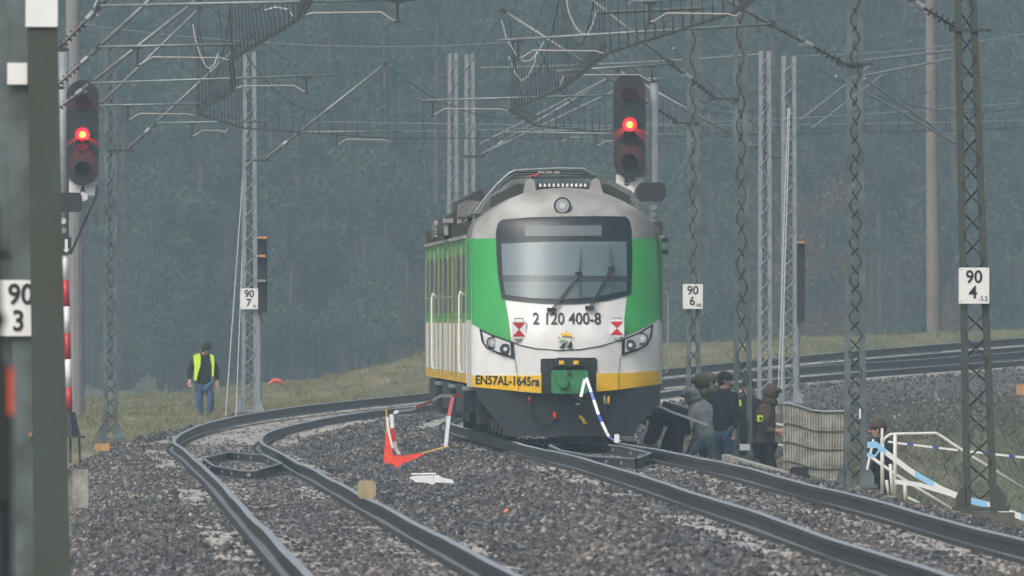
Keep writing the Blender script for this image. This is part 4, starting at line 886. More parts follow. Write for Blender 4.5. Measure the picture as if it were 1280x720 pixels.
# kerb
cb = MB(); a, b2 = P(902, 568, 458), P(1000, 596, 440); d = Vector((.10, 0, 0))
cb.add([a, a + d + Vector((0, .4, 0)), b2 + d + Vector((0, .4, 0)), b2, a + Vector((0, 0, -.4)), a + d + Vector((0, .4, -.4)), b2 + d + Vector((0, .4, -.4)), b2 + Vector((0, 0, -.4))], [(0, 1, 2, 3), (4, 7, 6, 5), (0, 3, 7, 4), (1, 5, 6, 2), (0, 4, 5, 1), (3, 2, 6, 7)])
simple('concrete_kerb', cb, M['concrete'], 'weathered concrete kerb block in front of the standing people', 'kerb')
simple('track_box', MB().bevbox(P(999, 590, 425), (.24, .3, .13), .03).box(P(999, 598, 425), (.28, .34, .09)), M['black'], 'black box beside the outer right rail', 'box')
simple('concrete_stub', MB().bevbox(P(101, 611, 420), (.20, .5, .48), .02), M['concrete'], 'grey concrete stub at the left foot of the ballast', 'post')
simple('cable_marker', MB().bevbox(P(128, 559, 560), (.25, .3, .12), .02), M['wood'], 'orange block at the foot of the left lattice mast', 'marker')
simple('cable_marker', MB().bevbox(P(1277, 487, 700), (.22, .3, .22), .02), M['wood'], 'orange block at the right edge beyond the tracks', 'marker')
simple('red_cloth', MB().tube([P(336, 480, 740), P(343, 475.5, 740), (P(350, 476.5, 740)), P(356, 481, 740)], [.03, .055, .05, .02], 8), mat('pink_red_cloth', (.6, .12, .11), .7), 'pink-red scrap lying in the grass right of the 90 / 7 mast', 'scrap')
simple('stone_block', MB().bevbox(P(458.5, 612, 372), (.20, .3, .2), .03), mat('beige_block', (.34, .28, .17), .9, var=.15, vscale=9), 'beige block lying on the ballast beside the left track', 'block')
simple('red_scrap', MB().tube([P(630, 640, 320), P(635, 638, 320)], [.014, .022], 6), mat('orange_scrap', (.8, .22, .15), .6), 'tiny orange-red scrap on the ballast between the tracks', 'scrap')
db = MB(); pts = [(512, 597), (518, 595), (548, 594), (553, 597), (566, 600), (567, 604), (545, 603), (541, 606), (532, 603), (520, 603)]
db.prism([(P(a, b_, 385).x, P(a, b_, 385).z) for a, b_ in pts], 385, 385.3)
db.tube([P(514, 593, 386), P(545, 592.5, 386)], .012, 4); db.tube([P(541, 595, 384.9), P(541.5, 604, 384.9)], .008, 4); db.tube([P(552, 597, 384.9), P(552, 603, 384.9)], .006, 4)
simple('white_debris', db, M['signwhite'], 'torn flat white plastic sheet on the ballast below the fallen barrier', 'debris')
simple('clip_box', MB().bevbox(P(771, 548, 470), (.07, .05, .12), .01), M['signwhite'], 'small white card stuck by the rail in front of the train', 'card')
simple('white_label', MB().box(P(931, 559, 524.5), (.16, .05, .1)), M['signwhite'], 'small white plate near the foot of the mast between the people', 'plate')
# railing
DR = 445.
rl = empty('tubular_handrail', (P(1150, 620, DR).x, DR, P(0, 640, DR).z), label='cream tubular stair handrail descending at the right', cat='handrail')
def rt(pts, r=.020, D0=DR, nm='rail_tube'): MB().tube([P(a, b_, D0 + i * .0) for i, (a, b_) in enumerate(pts)], r, 8).build(nm, M['arm2'], rl, True)
M['arm2'] = mat('cream_rail_paint', (.66, .65, .60), .45, var=.08)
rt([(1118, 575), (1104, 565), (1102, 556), (1106, 548), (1113, 543), (1122, 542.5), (1170, 541.5), (1173, 543), (1206, 565), (1282, 612)])
rt([(1119, 541), (1119, 625)], .026, nm='rail_post'); rt([(1131, 602), (1132, 627)], .026, nm='rail_post'); rt([(1103, 548), (1103, 618)], .026, nm='rail_post')
rt([(1084, 568), (1118, 592), (1140, 606), (1204, 645)], .022); rt([(1113, 580), (1116, 622)], .024, nm='rail_post'); rt([(1108, 600), (1111, 620)], .02, nm='rail_post'); rt([(1130, 620), (1154, 631)], .02)
wf = empty('old_white_posts', (P(1088, 600, DR).x, DR - .4, P(0, 640, DR).z), label='slim white stakes wrapped with tape left of the handrail', cat='stakes')
MB().tube([P(1092, 549, DR - .4), P(1084, 587, DR - .4)], .018, 6).build('stake', M['tapewhite'], wf); MB().tube([P(1103, 535, DR - .4), P(1102.5, 556, DR - .4)], .02, 6).build('stake', M['tapewhite'], wf)

def tape(pts, wdt, mats, label, seg=.0, stripe=None, group='barrier tapes', D=None, nrm=(0, 0, 1), frac=.5, n=24):
    """pts: (px,py,D) control points; alternating stripes"""
    q = [P(*p) for p in pts]; L = [0]
    for i in range(len(q) - 1): L.append(L[-1] + math.hypot(q[i + 1].x - q[i].x, q[i + 1].z - q[i].z))
    def at(t):
        for i in range(len(q) - 1):
            if t <= L[i + 1] or i == len(q) - 2: return q[i].lerp(q[i + 1], (t - L[i]) / max(L[i + 1] - L[i], 1e-5))
    T = L[-1]; step = stripe or T; o = empty('barrier_tape', q[0], label=label, cat='barrier tape', group=group)
    t = 0; k = 0
    while t < T - 1e-4:
        ln = step * (frac if k % 2 else (1 - frac)) * 2 if stripe else T; e = min(T, t + ln); b = MB()
        m_ = [at(t)] + [at(v) for v in L if t < v < e] + [at(e)]
        if len(m_) == 2: m_ = [m_[0], m_[0].lerp(m_[1], .5), m_[1]]
        b.ribbon(m_, wdt, nrm); b.build('tape_stripe', mats[k % len(mats)], o); t = e; k += 1
    return o
W_, B_, K_, R_ = M['tapewhite'], M['tapesky'], M['tapeblue'], M['tapered']
tape([(1084, 556, 444), (1096, 556, 444), (1108, 566, 444), (1140, 590, 444), (1176, 611, 444), (1206, 624, 444), (1235, 631, 444), (1282, 648, 444)], .085, [B_, W_], 'broad white and light blue tape sagging down to the foot of the right mast', stripe=.38, frac=.62)
tape([(1119, 602, 443), (1150, 606, 443), (1190, 618, 443), (1206, 622, 443)], .06, [W_], 'white twisted tape running below the handrail')
tape([(1084, 567, 443.5), (1093, 571, 443.5), (1099, 563, 443.5), (1103, 551, 443.5)], .045, [B_], 'short light blue tape loop around the white stakes')
tape([(1110, 552, 446), (1124, 554, 446), (1200, 563, 446), (1282, 572, 446)], .028, [W_, K_], 'thin white tape with dark blue marks above the grass slope', stripe=.17, frac=.25)
tape([(825, 508, 500), (840, 515, 500), (865, 524, 500), (884, 531, 500)], .04, [W_], 'white tape stretched from the train to the group of people')
tape([(855, 512, 530), (870, 515, 530)], .04, [R_], 'short red tape glimpsed between the crouching people')
tape([(962, 528, 530), (979, 531, 530)], .035, [W_], 'white tape between the brown jacket and the fence panel')
tape([(960, 551, 530), (971, 555, 530), (979, 557, 530)], .03, [R_, W_], 'red and white tape low beside the fence panel', stripe=.13)
tape([(733, 472, 488.5), (738, 487, 488.2), (748, 518, 488), (757, 538, 487.5), (762, 547, 484), (769, 551, 481), (776, 551, 478)], .042, [W_, K_], 'white and blue police tape hanging from the train coupler', stripe=.17, frac=.35, nrm=(1, 0, .25))
tape([(731, 474, 488.6), (726, 496, 488.4)], .045, [W_], 'short white tape end hanging from the green coupler', nrm=(1, 0, 0))
tape([(492, 516, 470), (498, 514, 470), (515, 512, 475), (536, 503, 480), (550, 495, 484), (577, 494, 487)], .045, [W_, R_], 'red and white tape running from the fallen flag to the train side', stripe=.27, frac=.45)
tape([(566, 496, 470), (561, 520, 460), (557, 558, 445)], .05, [R_, W_], 'red and white tape hanging down to the yellow pole end', stripe=.30, frac=.6, nrm=(1, 0, 0))
tape([(489, 518, 440), (491, 540, 440), (494, 560, 440), (499, 568, 440)], .05, [W_, R_], 'red and white tape knotted along the upright yellow pole', stripe=.18, frac=.5, nrm=(1, 0, .2))
# fallen barrier flags
fb = empty('warning_flag', P(483, 580, 440), label='upright orange-red warning flag rolled on a yellow pole', cat='flag', group='orange warning flags on the ballast')
MB().tube([P(483, 511, 440), P(484, 570, 440)], .012, 6).build('pole', M['yellowpole'], fb)
b = MB(); ys_ = [543, 555, 567, 580]; 
L_ = [(482, 541), (487, 543), (492, 572), (497, 577), (491, 581), (487, 578.5), (484, 580), (479, 577), (481, 560)]
b.prism([(P(a, c, 440).x, P(a, c, 440).z) for a, c in L_], 439.9, 440.0); b.build('flag_cloth', M['orange'], fb)
MB().ribbon([P(484, 521, 439.8), P(486, 540, 439.8), P(491, 560, 439.8)], .03, (1, 0, 0)).build('ribbon', W_, fb)
fb2 = empty('warning_flag', P(495, 585, 438), label='orange-red warning flag lying on its yellow pole across the ballast', cat='flag', group='orange warning flags on the ballast')
MB().tube([P(492, 578, 438.5), P(530, 566, 438.5), P(561, 558, 438.5)], .012, 6).build('pole', M['yellowpole'], fb2)
L_ = [(490, 572), (494, 569), (505, 569.5), (528, 566), (530, 568), (516, 575), (505, 579), (495, 585), (490, 578)]
MB().prism([(P(a, c, 438).x, P(a, c, 438).z) for a, c in L_], 438, 438.1).build('flag_cloth', M['orange'], fb2)

# ------------------------------------------------------------------ people
def skin_obj(name, verts, edges, radii, root, m, parent, sub=2):
    me = bpy.data.meshes.new(name); off = WO[parent.name]; me.from_pydata([Vector(v) - off for v in verts], edges, []); me.materials.append(m)
    o = bpy.data.objects.new(name, me); COL.objects.link(o); o.parent = parent; WO[o.name] = off
    md = o.modifiers.new('skin', 'SKIN'); md.use_smooth_shade = True
    if not me.skin_vertices: return o
    for i, r in enumerate(radii):
        sv = me.skin_vertices[0].data[i]; sv.radius = (r, r) if not isinstance(r, tuple) else r; sv.use_root = (i == root)
    sb = o.modifiers.new('sub', 'SUBSURF'); sb.levels = sub; sb.render_levels = sub
    return o
def ensure_skin(me): pass
def person(label, D, J, top, bottom, headgear=None, hood=None, vest=None, group=None, face=1, shoes=True, k=1.0):
    """J joints in photo pixels with depth offsets (m). face: -1 towards camera, 1 away, else side"""
    g = {n: P(v[0], v[1], D + (v[2] if len(v) > 2 else 0)) for n, v in J.items()}
    base = min(g['ankL'].z, g['ankR'].z) - .08
    o = empty('person', (g['pel'].x, D, base), label=label, cat='person', group=group)
    def mesh(name, names_r, edges, m, root=0, sub=2, extra=None):
        vs = [g[n] if isinstance(n, str) else n for n, r in names_r]; rs = [r * k * 1.12 for n, r in names_r]
        me = bpy.data.meshes.new(name); off = WO[o.name]; bm = bmesh.new(); lay = bm.verts.layers.skin.verify()
        bv = [bm.verts.new(Vector(v) - off) for v in vs]
        for a, b_ in edges: bm.edges.new((bv[a], bv[b_]))
        for i, v in enumerate(bv): v[lay].radius = (rs[i], rs[i]); v[lay].use_root = (i == root)
        bm.to_mesh(me); bm.free(); me.materials.append(m)
        ob = bpy.data.objects.new(name, me); COL.objects.link(ob); ob.parent = o; WO[ob.name] = off
        md = ob.modifiers.new('skin', 'SKIN'); md.use_smooth_shade = True
        sb = ob.modifiers.new('sub', 'SUBSURF'); sb.levels = 2; sb.render_levels = 2
        return ob
    nk, hd, hm = g['neck'], g['head'], g['head']
    up = (hd - nk).normalized()
    hc = hd - up * .11
    # body
    nr = [('pel', .11), ('chest', .12), ('neck', .055), (hd - up * .17, .07), (hc, .088), (hd - up * .045, .072)]
    ed = [(0, 1), (1, 2), (2, 3), (3, 4), (4, 5)]
    for s in 'LR':
        i = len(nr); wv = (g['wr' + s] - g['el' + s]).normalized(); side = wv.cross(Vector((0, 1, 0))); side = side.normalized() if side.length > .1 else Vector((1, 0, 0))
        nr += [('sh' + s, .055), ('el' + s, .042), ('wr' + s, .028), (g['wr' + s] + wv * .07, .034)]
        ed += [(1, i), (i, i + 1), (i + 1, i + 2), (i + 2, i + 3)]
        pc = g['wr' + s] + wv * .07
        for q, ln in ((-.03, .07), (-.01, .085), (.01, .08), (.028, .065)):
            j = len(nr); nr += [(pc + side * q + wv * .045, .011), (pc + side * q * 1.15 + wv * (.045 + ln * .55) + Vector((0, -.015, 0)), .009)]; ed += [(i + 3, j), (j, j + 1)]
        j = len(nr); nr += [(pc + side * -.05 + wv * .0, .011), (pc + side * -.065 + wv * .04 + Vector((0, -.02, 0)), .009)]; ed += [(i + 3, j), (j, j + 1)]
        i = len(nr); nr += [('hip' + s, .08), ('kn' + s, .055), ('ank' + s, .038)]; ed += [(0, i), (i, i + 1), (i + 1, i + 2)]
    mesh('body', nr, ed, M['skin'])
    # jacket
    mid = (g['pel'] + g['chest']) / 2
    jr = [(g['pel'] + (g['pel'] - g['chest']) * .2, .150), (mid, .160), ('chest', .165), (g['neck'], .09), (g['neck'] + up * .05, .078)]; je = [(0, 1), (1, 2), (2, 3), (3, 4)]
    for s in 'LR':
        i = len(jr); jr += [('sh' + s, .085), ('el' + s, .066), (g['wr' + s], .048)]; je += [(2, i), (i, i + 1), (i + 1, i + 2)]
    mesh('jacket', jr, je, top, root=1)
    tr = [('pel', .135)]; te = []
    for s in 'LR':
        i = len(tr); tr += [('hip' + s, .105), ('kn' + s, .075), (g['ank' + s] + Vector((0, 0, .02)), .062)]; te += [(0, i), (i, i + 1), (i + 1, i + 2)]
    mesh('trousers', tr, te, bottom)
    fd = {1: Vector((0, 1, 0)), -1: Vector((0, -1, 0)), 2: Vector((1, 0, 0)), -2: Vector((-1, 0, 0))}[face]
    for s in 'LR':
        a = g['ank' + s] + Vector((0, 0, -.05)); mesh('shoe', [(a - fd * .04, .045), (a + fd * .10, .045), (a + fd * .2, .032)], [(0, 1), (1, 2)], M['black'])
    # face details
    sd = Vector((fd.y, -fd.x, 0)); fu = up; ff = (fd - fu * fd.dot(fu)).normalized()
    for q in (-1, 1):
        c = hc + ff * .083 + sd * .032 * q + fu * .015; MB().box(c, (.018, .018, .012)).build('eye', M['black'], o)
        MB().tube([hc + sd * q * .086 + fu * .02, hc + sd * q * .09 - fu * .035], .016, 6).build('ear', M['skin'], o)
    MB().tube([hc + ff * .085 + fu * .01, hc + ff * .11 - fu * .025], [.008, .016], 6).build('nose', M['skin'], o)
    MB().tube([hc + ff * .084 - fu * .055 - sd * .022, hc + ff * .084 - fu * .055 + sd * .022], .006, 5).build('mouth', M['red'] if False else CL['brown'], o)
    def ell(nm, c, ax, m, cut=None, n=14):
        u_, v_, w_ = sd.normalized(), ff, fu; b = MB(); vs = []
        for a in range(n + 1):
            th = math.pi * a / n
            for q in range(18):
                ph = 2 * math.pi * q / 18; wob = 1 + .03 * math.sin(5 * ph + a)
                dd_ = [math.sin(th) * math.cos(ph) * ax[0] * wob, math.sin(th) * math.sin(ph) * ax[1] * wob, math.cos(th) * ax[2]]
                if cut is not None and dd_[2] < cut: dd_[2] = cut
                vs.append(c + u_ * dd_[0] + v_ * dd_[1] + w_ * dd_[2])
        b.add(vs, [(a * 18 + q, a * 18 + (q + 1) % 18, (a + 1) * 18 + (q + 1) % 18, (a + 1) * 18 + q) for a in range(n) for q in range(18)]); return b.build(nm, m, o, True)
    if headgear:
        ell('knitted_hat', hc + fu * .035 - ff * .008, (.108, .122, .115), headgear, -.02)
        ell('hair', hc - ff * .02, (.10, .105, .10), M['hair'])
    elif hood:
        ell('hood', hc - ff * .03 + fu * .012, (.125, .125, .15), hood); ell('hood_collar', nk + fu * .03 - ff * .01, (.14, .13, .10), hood)
        ell('hood_peak', hc + ff * .055 + fu * .075, (.10, .075, .05), hood)
    else:
        ell('hair', hc - ff * .02 + fu * .025, (.104, .105, .11), M['hair'])
    return o, g, mesh
# left man in vest
o, g, msh = person('man in a yellow hi-vis vest and dark hat looking down beside the left track', 720, dict(head=(259, 430.5, -.10), neck=(255.5, 444, 0), chest=(252.5, 454), pel=(254, 478), shL=(242.5, 450), elL=(237, 463.5), wrL=(237.5, 475, -.05), shR=(265, 450.5), elR=(270.5, 464), wrR=(271.5, 476, -.05),
    hipL=(250, 482), knL=(248.5, 502, -.05), ankL=(253, 523), hipR=(259, 482), knR=(264, 499, -.08), ankR=(261, 522)), CL['black'], CL['jeans'], headgear=CL['black'], face=-1)
for poly in ([(241.5, 445), (244, 443), (249.5, 441.5), (251, 446), (250.5, 457), (247.5, 466), (245.5, 476), (242.5, 475), (243, 460)], [(262.5, 442.5), (266.5, 444), (268, 450), (267.5, 460), (267, 471), (265, 470), (264.5, 456), (263, 449)]):
    MB().prism([(P(a, b_, 719.7).x, P(a, b_, 719.7).z) for a, b_ in poly], 719.77, 719.86).build('vest_panel', M['hivis'], o)
# right group (D about 525, s = 80)
def std(x, yh, lean=0, w=14.5, D=525, arm=0, wid=None):
    s = F / D; y = lambda m: yh + m * s
    return dict(head=(x + lean, yh), neck=(x + lean * .6, y(.27)), chest=(x + lean * .3, y(.45)), pel=(x - lean * .3, y(.85)), shL=(x - w + lean * .4, y(.37)), elL=(x - w - 3, y(.66)), wrL=(x - w - 1, y(.88), -.05), shR=(x + w + lean * .4, y(.37)), elR=(x + w + 3, y(.66)), wrR=(x + w + 1, y(.88), -.05),
                hipL=(x - 7, y(.92)), knL=(x - 8, y(1.3)), ankL=(x - 8, y(1.68)), hipR=(x + 7, y(.92)), knR=(x + 8, y(1.3)), ankR=(x + 8, y(1.68)))
j = std(902, 467, 5, 14); person('person in a black padded jacket and blue jeans seen from behind', 521, j, CL['navy'], CL['jeans'], headgear=CL['black'], face=2, group='people beside the train', k=1.05)
j = std(888, 468, -2, 13, 533); person('person in a tan hat mostly hidden behind the black padded jacket', 533, j, CL['olive'], CL['black'], headgear=CL['tan'], face=-1, group='people beside the train')
j = std(936, 475, -1, 12, 531); o, g, msh = person('dark-haired person in a dark coat with yellow vest behind the mast', 531, j, CL['black'], CL['black'], face=-1, group='people beside the train')
MB().prism([(P(a, b_, 530.6).x, P(a, b_, 530.6).z) for a, b_ in [(921, 498), (926, 500), (927, 507), (922, 509)]], 530.5, 530.56).build('vest_panel', M['hivis'], o)
# brown hooded
s = 80.
o, g, msh = person('person in a brown hooded jacket with a yellow armband and dark trousers', 523, dict(head=(968, 484, -.03), neck=(962, 505), chest=(957, 522), pel=(955, 556), shL=(951, 515, .15), elL=(956, 536, .15), wrL=(968, 539, .1), shR=(955, 514, -.17), elR=(956, 538, -.2), wrR=(970, 538.5, -.2),
    hipL=(953, 561, .08), knL=(961, 588, .08), ankL=(958, 622, .08), hipR=(958, 561, -.08), knR=(966, 588, -.08), ankR=(972, 622, -.08)), CL['brown'], CL['black'], hood=CL['brown'], face=2, group='people beside the train', k=1.0)
MB().bevbox(P(950, 523, 522.66), (.09, .03, .10), .01).bevbox(P(951, 523, 522.64), (.04, .03, .04), .005, 1).build('armband', [M['hivis'], M['black']], o)
# olive hood, facing camera-left, leaning
o, g, msh = person('person in an olive hood with a yellow vest edge looking left', 530, dict(head=(872, 471, -.05), neck=(882, 494), chest=(888, 512), pel=(893, 548), shL=(876, 506), elL=(873, 526), wrL=(868, 540, -.1), shR=(899, 507), elR=(902, 530), wrR=(899, 546),
    hipL=(889, 552), knL=(888, 585), ankL=(888, 615), hipR=(898, 552), knR=(899, 585), ankR=(899, 615)), CL['olive'], CL['black'], hood=CL['olive'], face=-2, group='people beside the train')
MB().prism([(P(a, b_, 529.5).x, P(a, b_, 529.5).z) for a, b_ in [(887, 491), (891, 490), (889, 499), (886, 500)]], 529.62, 529.68).build('vest_panel', M['hivis'], o)
# grey hood bending
person('person in a light grey hooded jacket and faded jeans bending forward', 517, dict(head=(858, 489, -.1), neck=(868, 502), chest=(875, 512), pel=(880, 545), shL=(866, 512, -.15), elL=(862, 532, -.2), wrL=(856, 546, -.25), shR=(884, 510, .1), elR=(880, 535, .1), wrR=(870, 548, 0),
    hipL=(874, 549), knL=(862, 570, -.2), ankL=(858, 602), hipR=(886, 549), knR=(892, 577, -.1), ankR=(892, 610)), CL['grey'], CL['palejeans'], hood=CL['grey'], face=-2, group='people beside the train')
# crouching dark
person('person in black bending low beside the corner of the train', 512, dict(head=(806, 522, -.1), neck=(816, 518), chest=(828, 516), pel=(852, 524), shL=(822, 520, -.18), elL=(815, 540, -.2), wrL=(806, 556, -.2), shR=(824, 518, .18), elR=(822, 540, .2), wrR=(812, 556, .2),
    hipL=(850, 530, -.1), knL=(846, 560, -.1), ankL=(852, 596, -.1), hipR=(848, 530, .1), knR=(832, 556, .1), ankR=(834, 596, .1)), CL['navy'], CL['black'], headgear=CL['black'], face=-2, group='people beside the train', k=1.1)
# stairs person
person('person in dark blue going down the steps behind the handrail', 455, dict(head=(1096, 527, -.05), neck=(1098, 548), chest=(1100, 560), pel=(1101, 596), shL=(1090, 556, -.16), elL=(1088, 578, -.2), wrL=(1086, 592, -.25), shR=(1110, 556, .1), elR=(1113, 578, .1), wrR=(1110, 594, .1),
    hipL=(1096, 600), knL=(1095, 635), ankL=(1096, 668), hipR=(1106, 600), knR=(1106, 635), ankR=(1106, 668)), CL['navy'], CL['navy'], headgear=CL['brown'], face=-2, group='people beside the train', k=1.05)

# ------------------------------------------------------------------ grass and bank vegetation
def tufts(name, X, D, h, wdt, m, nb=4):
    n = len(X); Z = ground(X, D); vs = []; 
    k = n * nb; bx = np.repeat(X, nb) + np.random.randn(k) * .09; by = np.repeat(D, nb) + np.random.randn(k) * .09; bz = np.repeat(Z, nb) - .03
    hh = np.repeat(h, nb) * (.5 + .8 * np.random.rand(k)); a = np.random.rand(k) * np.pi; lx = np.random.randn(k) * .35 * hh; ly = np.random.randn(k) * .3 * hh
    dx, dy = np.cos(a) * wdt, np.sin(a) * wdt
    v0 = np.stack([bx - dx, by - dy, bz], -1); v1 = np.stack([bx + dx, by + dy, bz], -1); v2 = np.stack([bx + lx + dx * .4, by + ly, bz + hh * .7], -1); v3 = np.stack([bx + lx * 1.6, by + ly * 1.5, bz + hh], -1)
    co = np.stack([v0, v1, v2, v3], 1).reshape(-1, 3).astype(np.float32)
    me = bpy.data.meshes.new(name); me.vertices.add(len(co)); me.vertices.foreach_set('co', co.ravel()); q = np.arange(len(co), dtype=np.int32)
    me.loops.add(len(q)); me.loops.foreach_set('vertex_index', q); me.polygons.add(k); me.polygons.foreach_set('loop_start', np.arange(0, len(q), 4, dtype=np.int32)); me.polygons.foreach_set('loop_total', np.full(k, 4, dtype=np.int32)); me.update(); me.materials.append(m)
    o = bpy.data.objects.new(name, me); COL.objects.link(o); o['kind'] = 'stuff'; return o
n = 42000; D = 540 + 380 * np.random.rand(n); X = (np.random.rand(n) * 1400 - 60 - 640) * D / F
oL = XL(D) - X; kp = (oL > 3.0); X, D = X[kp], D[kp]
tufts('meadow_grass', X, D, .04 + .09 * np.random.rand(len(X)) ** 2 + .07 * (lumps(X, D * .3, .7) > .2), .010, M['grassm'])
n = 26000; D = 430 + 330 * np.random.rand(n); X = XR(D) + 2.6 + 11 * np.random.rand(n); kp = (X < 16) & (np.random.rand(n) < sm(2.6, 5.5, X - XR(D)) * (.25 + .75 * sm(.0, .5, lumps(X, D * .2, .5) + .3)))
X, D = X[kp], D[kp]
tufts('bank_weeds', X, D, .12 + .28 * np.random.rand(len(X)) ** 2, .012, M['weed'])
# loose stones on the far bank
n = 30000; D = 560 + 250 * np.random.rand(n); X = XR(D) + 1.8 + 3.2 * np.random.rand(n) ** 1.3; Z = ground(X, D) + .0
scatter('bank_stones', np.stack([X, D, Z], -1), .045, M['stone'], seed=3)
n = 9000; D = 330 + 230 * np.random.rand(n); X = XR(D) + 1.9 + 1.6 * np.random.rand(n); scatter('shoulder_stones', np.stack([X, D, ground(X, D)], -1), .04, M['stone'], seed=4)

# ------------------------------------------------------------------ forest
def leaf_cloud(clumps, per, size, seed):
    rs = np.random.RandomState(seed); c = []
    for (cx, cy, cz, rx, rz) in clumps:
        u = rs.randn(per, 3); u /= np.linalg.norm(u, axis=1)[:, None]; r = rs.rand(per) ** .45
        c.append(np.stack([cx + u[:, 0] * rx * r, cy + u[:, 1] * rx * r, cz + u[:, 2] * rz * r], -1))
    c = np.concatenate(c); n = len(c); a = rs.randn(n, 3); a /= np.linalg.norm(a, axis=1)[:, None]; b = np.cross(a, rs.randn(n, 3)); b /= np.linalg.norm(b, axis=1)[:, None]
    s = size * (.6 + .8 * rs.rand(n))[:, None]
    return np.stack([c - a * s, c + b * s * .6, c + a * s, c - b * s * .6], 1).reshape(-1, 3)
def quads_mesh(name, co, m):
    co = co.astype(np.float32); me = bpy.data.meshes.new(name); me.vertices.add(len(co)); me.vertices.foreach_set('co', co.ravel()); k = len(co) // 4
    me.loops.add(len(co)); me.loops.foreach_set('vertex_index', np.arange(len(co), dtype=np.int32)); me.polygons.add(k); me.polygons.foreach_set('loop_start', np.arange(0, 4 * k, 4, dtype=np.int32)); me.polygons.foreach_set('loop_total', np.full(k, 4, dtype=np.int32)); me.update(); me.materials.append(m); return me
def tree_meshes(kind, seed):
    rnd = random.Random(seed); cl = []; tb_ = MB()
    if kind == 'pine':
        H = 21 + rnd.random() * 3; bx = lambda z: math.sin(z * .12 + seed) * .25
        tb_.tube([(bx(z), 0, z) for z in np.linspace(-1, H, 12)], [.19 * (1 - z / 13) + .03 for z in range(12)], 8)
        for k in range(16):
            z = 6.5 + (H - 6.5) * (k / 15) ** .9; a = rnd.random() * 6.28; L = (2.4 - 1.2 * k / 15) * (.6 + .6 * rnd.random()) * (.55 if z < 9 else 1); ex, ey = math.cos(a) * L, math.sin(a) * L
            tb_.tube([(bx(z), 0, z), (bx(z) + ex * .6, ey * .6, z + .25), (bx(z) + ex, ey, z + .5)], [.05, .035, .015], 5)
            cl.append((bx(z) + ex * .8, ey * .8, z + .5, .8 + rnd.random() * .6, .45 + .3 * rnd.random())); cl.append((bx(z) + ex * .3, ey * .3, z + .7, .6, .4))
        co = leaf_cloud(cl, 75, .13, seed)
    else:
        H = 4 + rnd.random() * 5 if kind != 'tall' else 10
        tb_.tube([(0, 0, -1), (.1, 0, H * .5), (0, 0, H * .9)], [.09, .06, .02], 6)
        for k in range(14):
            z = H * (.25 + .75 * rnd.random()); a = rnd.random() * 6.28; L = H * .24 * (1.1 - abs(z / H - .5)) * rnd.random() ** .5
            tb_.tube([(0, 0, z * .7), (math.cos(a) * L * .6, math.sin(a) * L * .6, z * .9), (math.cos(a) * L, math.sin(a) * L, z)], [.03, .02, .01], 4)
            cl.append((math.cos(a) * L, math.sin(a) * L, z, .5 + .5 * rnd.random(), .4 + .4 * rnd.random()))
        co = leaf_cloud(cl, 170, .075, seed)
    return tb_, co
def proto(kind, seed, tm, lm):
    tb_, co = tree_meshes(kind, seed); t = bpy.data.meshes.new('trunk'); t.from_pydata(tb_.v, [], tb_.f); t.materials.append(tm); t.polygons.foreach_set('use_smooth', [True] * len(t.polygons))
    return t, quads_mesh('crown', co, lm)
pines = [proto('pine', 10 + i, M['bark'], M['pine']) for i in range(5)]
bushes = [proto('bush', 40 + i, M['bark'], M['leafg']) for i in range(4)]
reds = [proto('bush', 60 + i, M['bark'], M['leafr']) for i in range(2)]
def plant(pr, X, D, sc, rz, name, label, group):
    z = float(ground(np.array(X), np.array(float(D)))); o = empty(name, (X, D, z), 0, label, 'tree', group); o.rotation_euler.z = rz; o.scale = (sc, sc, sc)
    for nm, me in (('trunk', pr[0]), ('crown', pr[1])):
        c = bpy.data.objects.new(nm, me); COL.objects.link(c); c.parent = o
rf = random.Random(3)
rows = 0
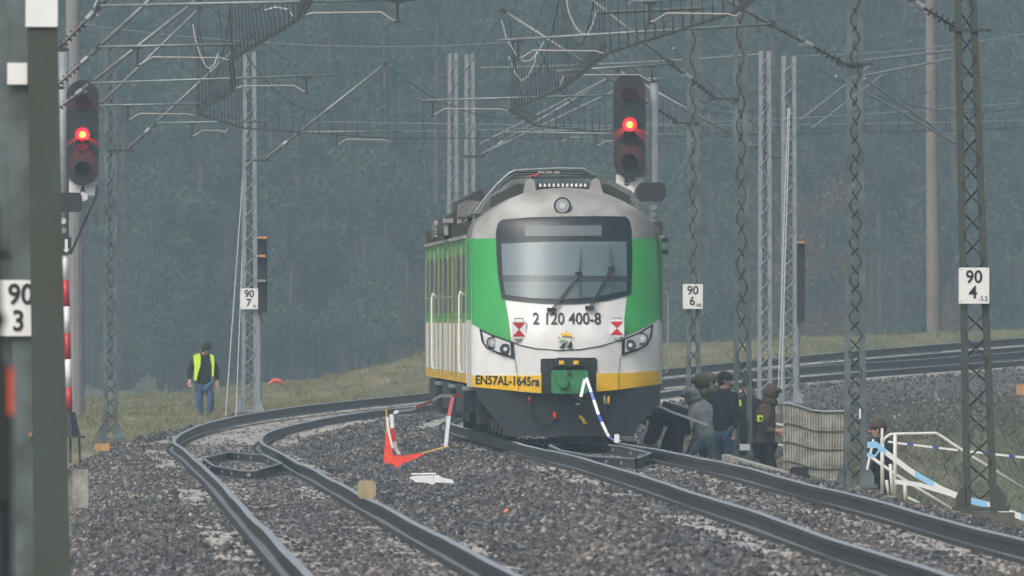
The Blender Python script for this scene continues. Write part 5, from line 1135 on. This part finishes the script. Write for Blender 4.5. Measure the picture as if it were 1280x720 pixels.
for D in np.arange(1870, 2200, 22):
    hw = 760 * D / F; X = -hw
    while X < hw:
        plant(rf.choice(pines), X + rf.uniform(-.8, .8), D + rf.uniform(-7, 7), rf.uniform(1.12, 1.4), rf.random() * 6.28, 'pine_tree', 'tall pine with a bare trunk in the misty wood behind the tracks', 'pines of the misty wood')
        X += rf.uniform(3.0, 6.8); rows += 1
print('pines', rows)
for i in range(76):
    D = rf.uniform(1800, 1940); X = rf.uniform(-740, 740) * D / F
    plant(rf.choice(bushes), X, D, rf.uniform(1.1, 2.2), rf.random() * 6.28, 'young_tree', 'leafy green young tree at the misty edge of the wood', 'young trees at the edge of the wood')
for px, py, lb_ in ((1032, 300, 'taller russet-leaved tree between the thick pale mast and the bare mast'), (1052, 420, 'low russet bush just left of the bare lattice mast'), (1205, 395, 'russet bush behind the 90 / 4 mast'), (530, 395, 'russet bush at the left edge of the train')):
    D = 1790; plant(rf.choice(reds), (px - 640) * D / F, D, .9 if py > 350 else 1.7, rf.random() * 6, 'russet_young_tree', lb_, 'russet young trees')
# far mass of the wood
rs = np.random.RandomState(5); cl = [(rs.uniform(-56, 56), rs.uniform(2230, 2400), rs.uniform(-3, 32), rs.uniform(1.5, 3), rs.uniform(1.2, 2.4)) for _ in range(900)]
me = quads_mesh('distant_wood', leaf_cloud(cl, 110, .6, 8), M['pine']); o = bpy.data.objects.new('distant_wood', me); COL.objects.link(o); o['kind'] = 'stuff'

# ------------------------------------------------------------------ haze
hb = MB(); hb.box((0, 1260, 17), (1400, 2860, 54)); hz = hb.build('haze', [bpy.data.materials.new('haze_air')]); hz['kind'] = 'stuff'
hm_ = hz.data.materials[0]; hm_.use_nodes = True; n = hm_.node_tree; n.nodes.remove(n.nodes['Principled BSDF'])
pv = n.nodes.new('ShaderNodeVolumePrincipled'); pv.inputs['Color'].default_value = (*HAZE_COLOR, 1); pv.inputs['Density'].default_value = HAZE_DENSITY; pv.inputs['Anisotropy'].default_value = .0
n.links.new(pv.outputs[0], n.nodes['Material Output'].inputs['Volume'])
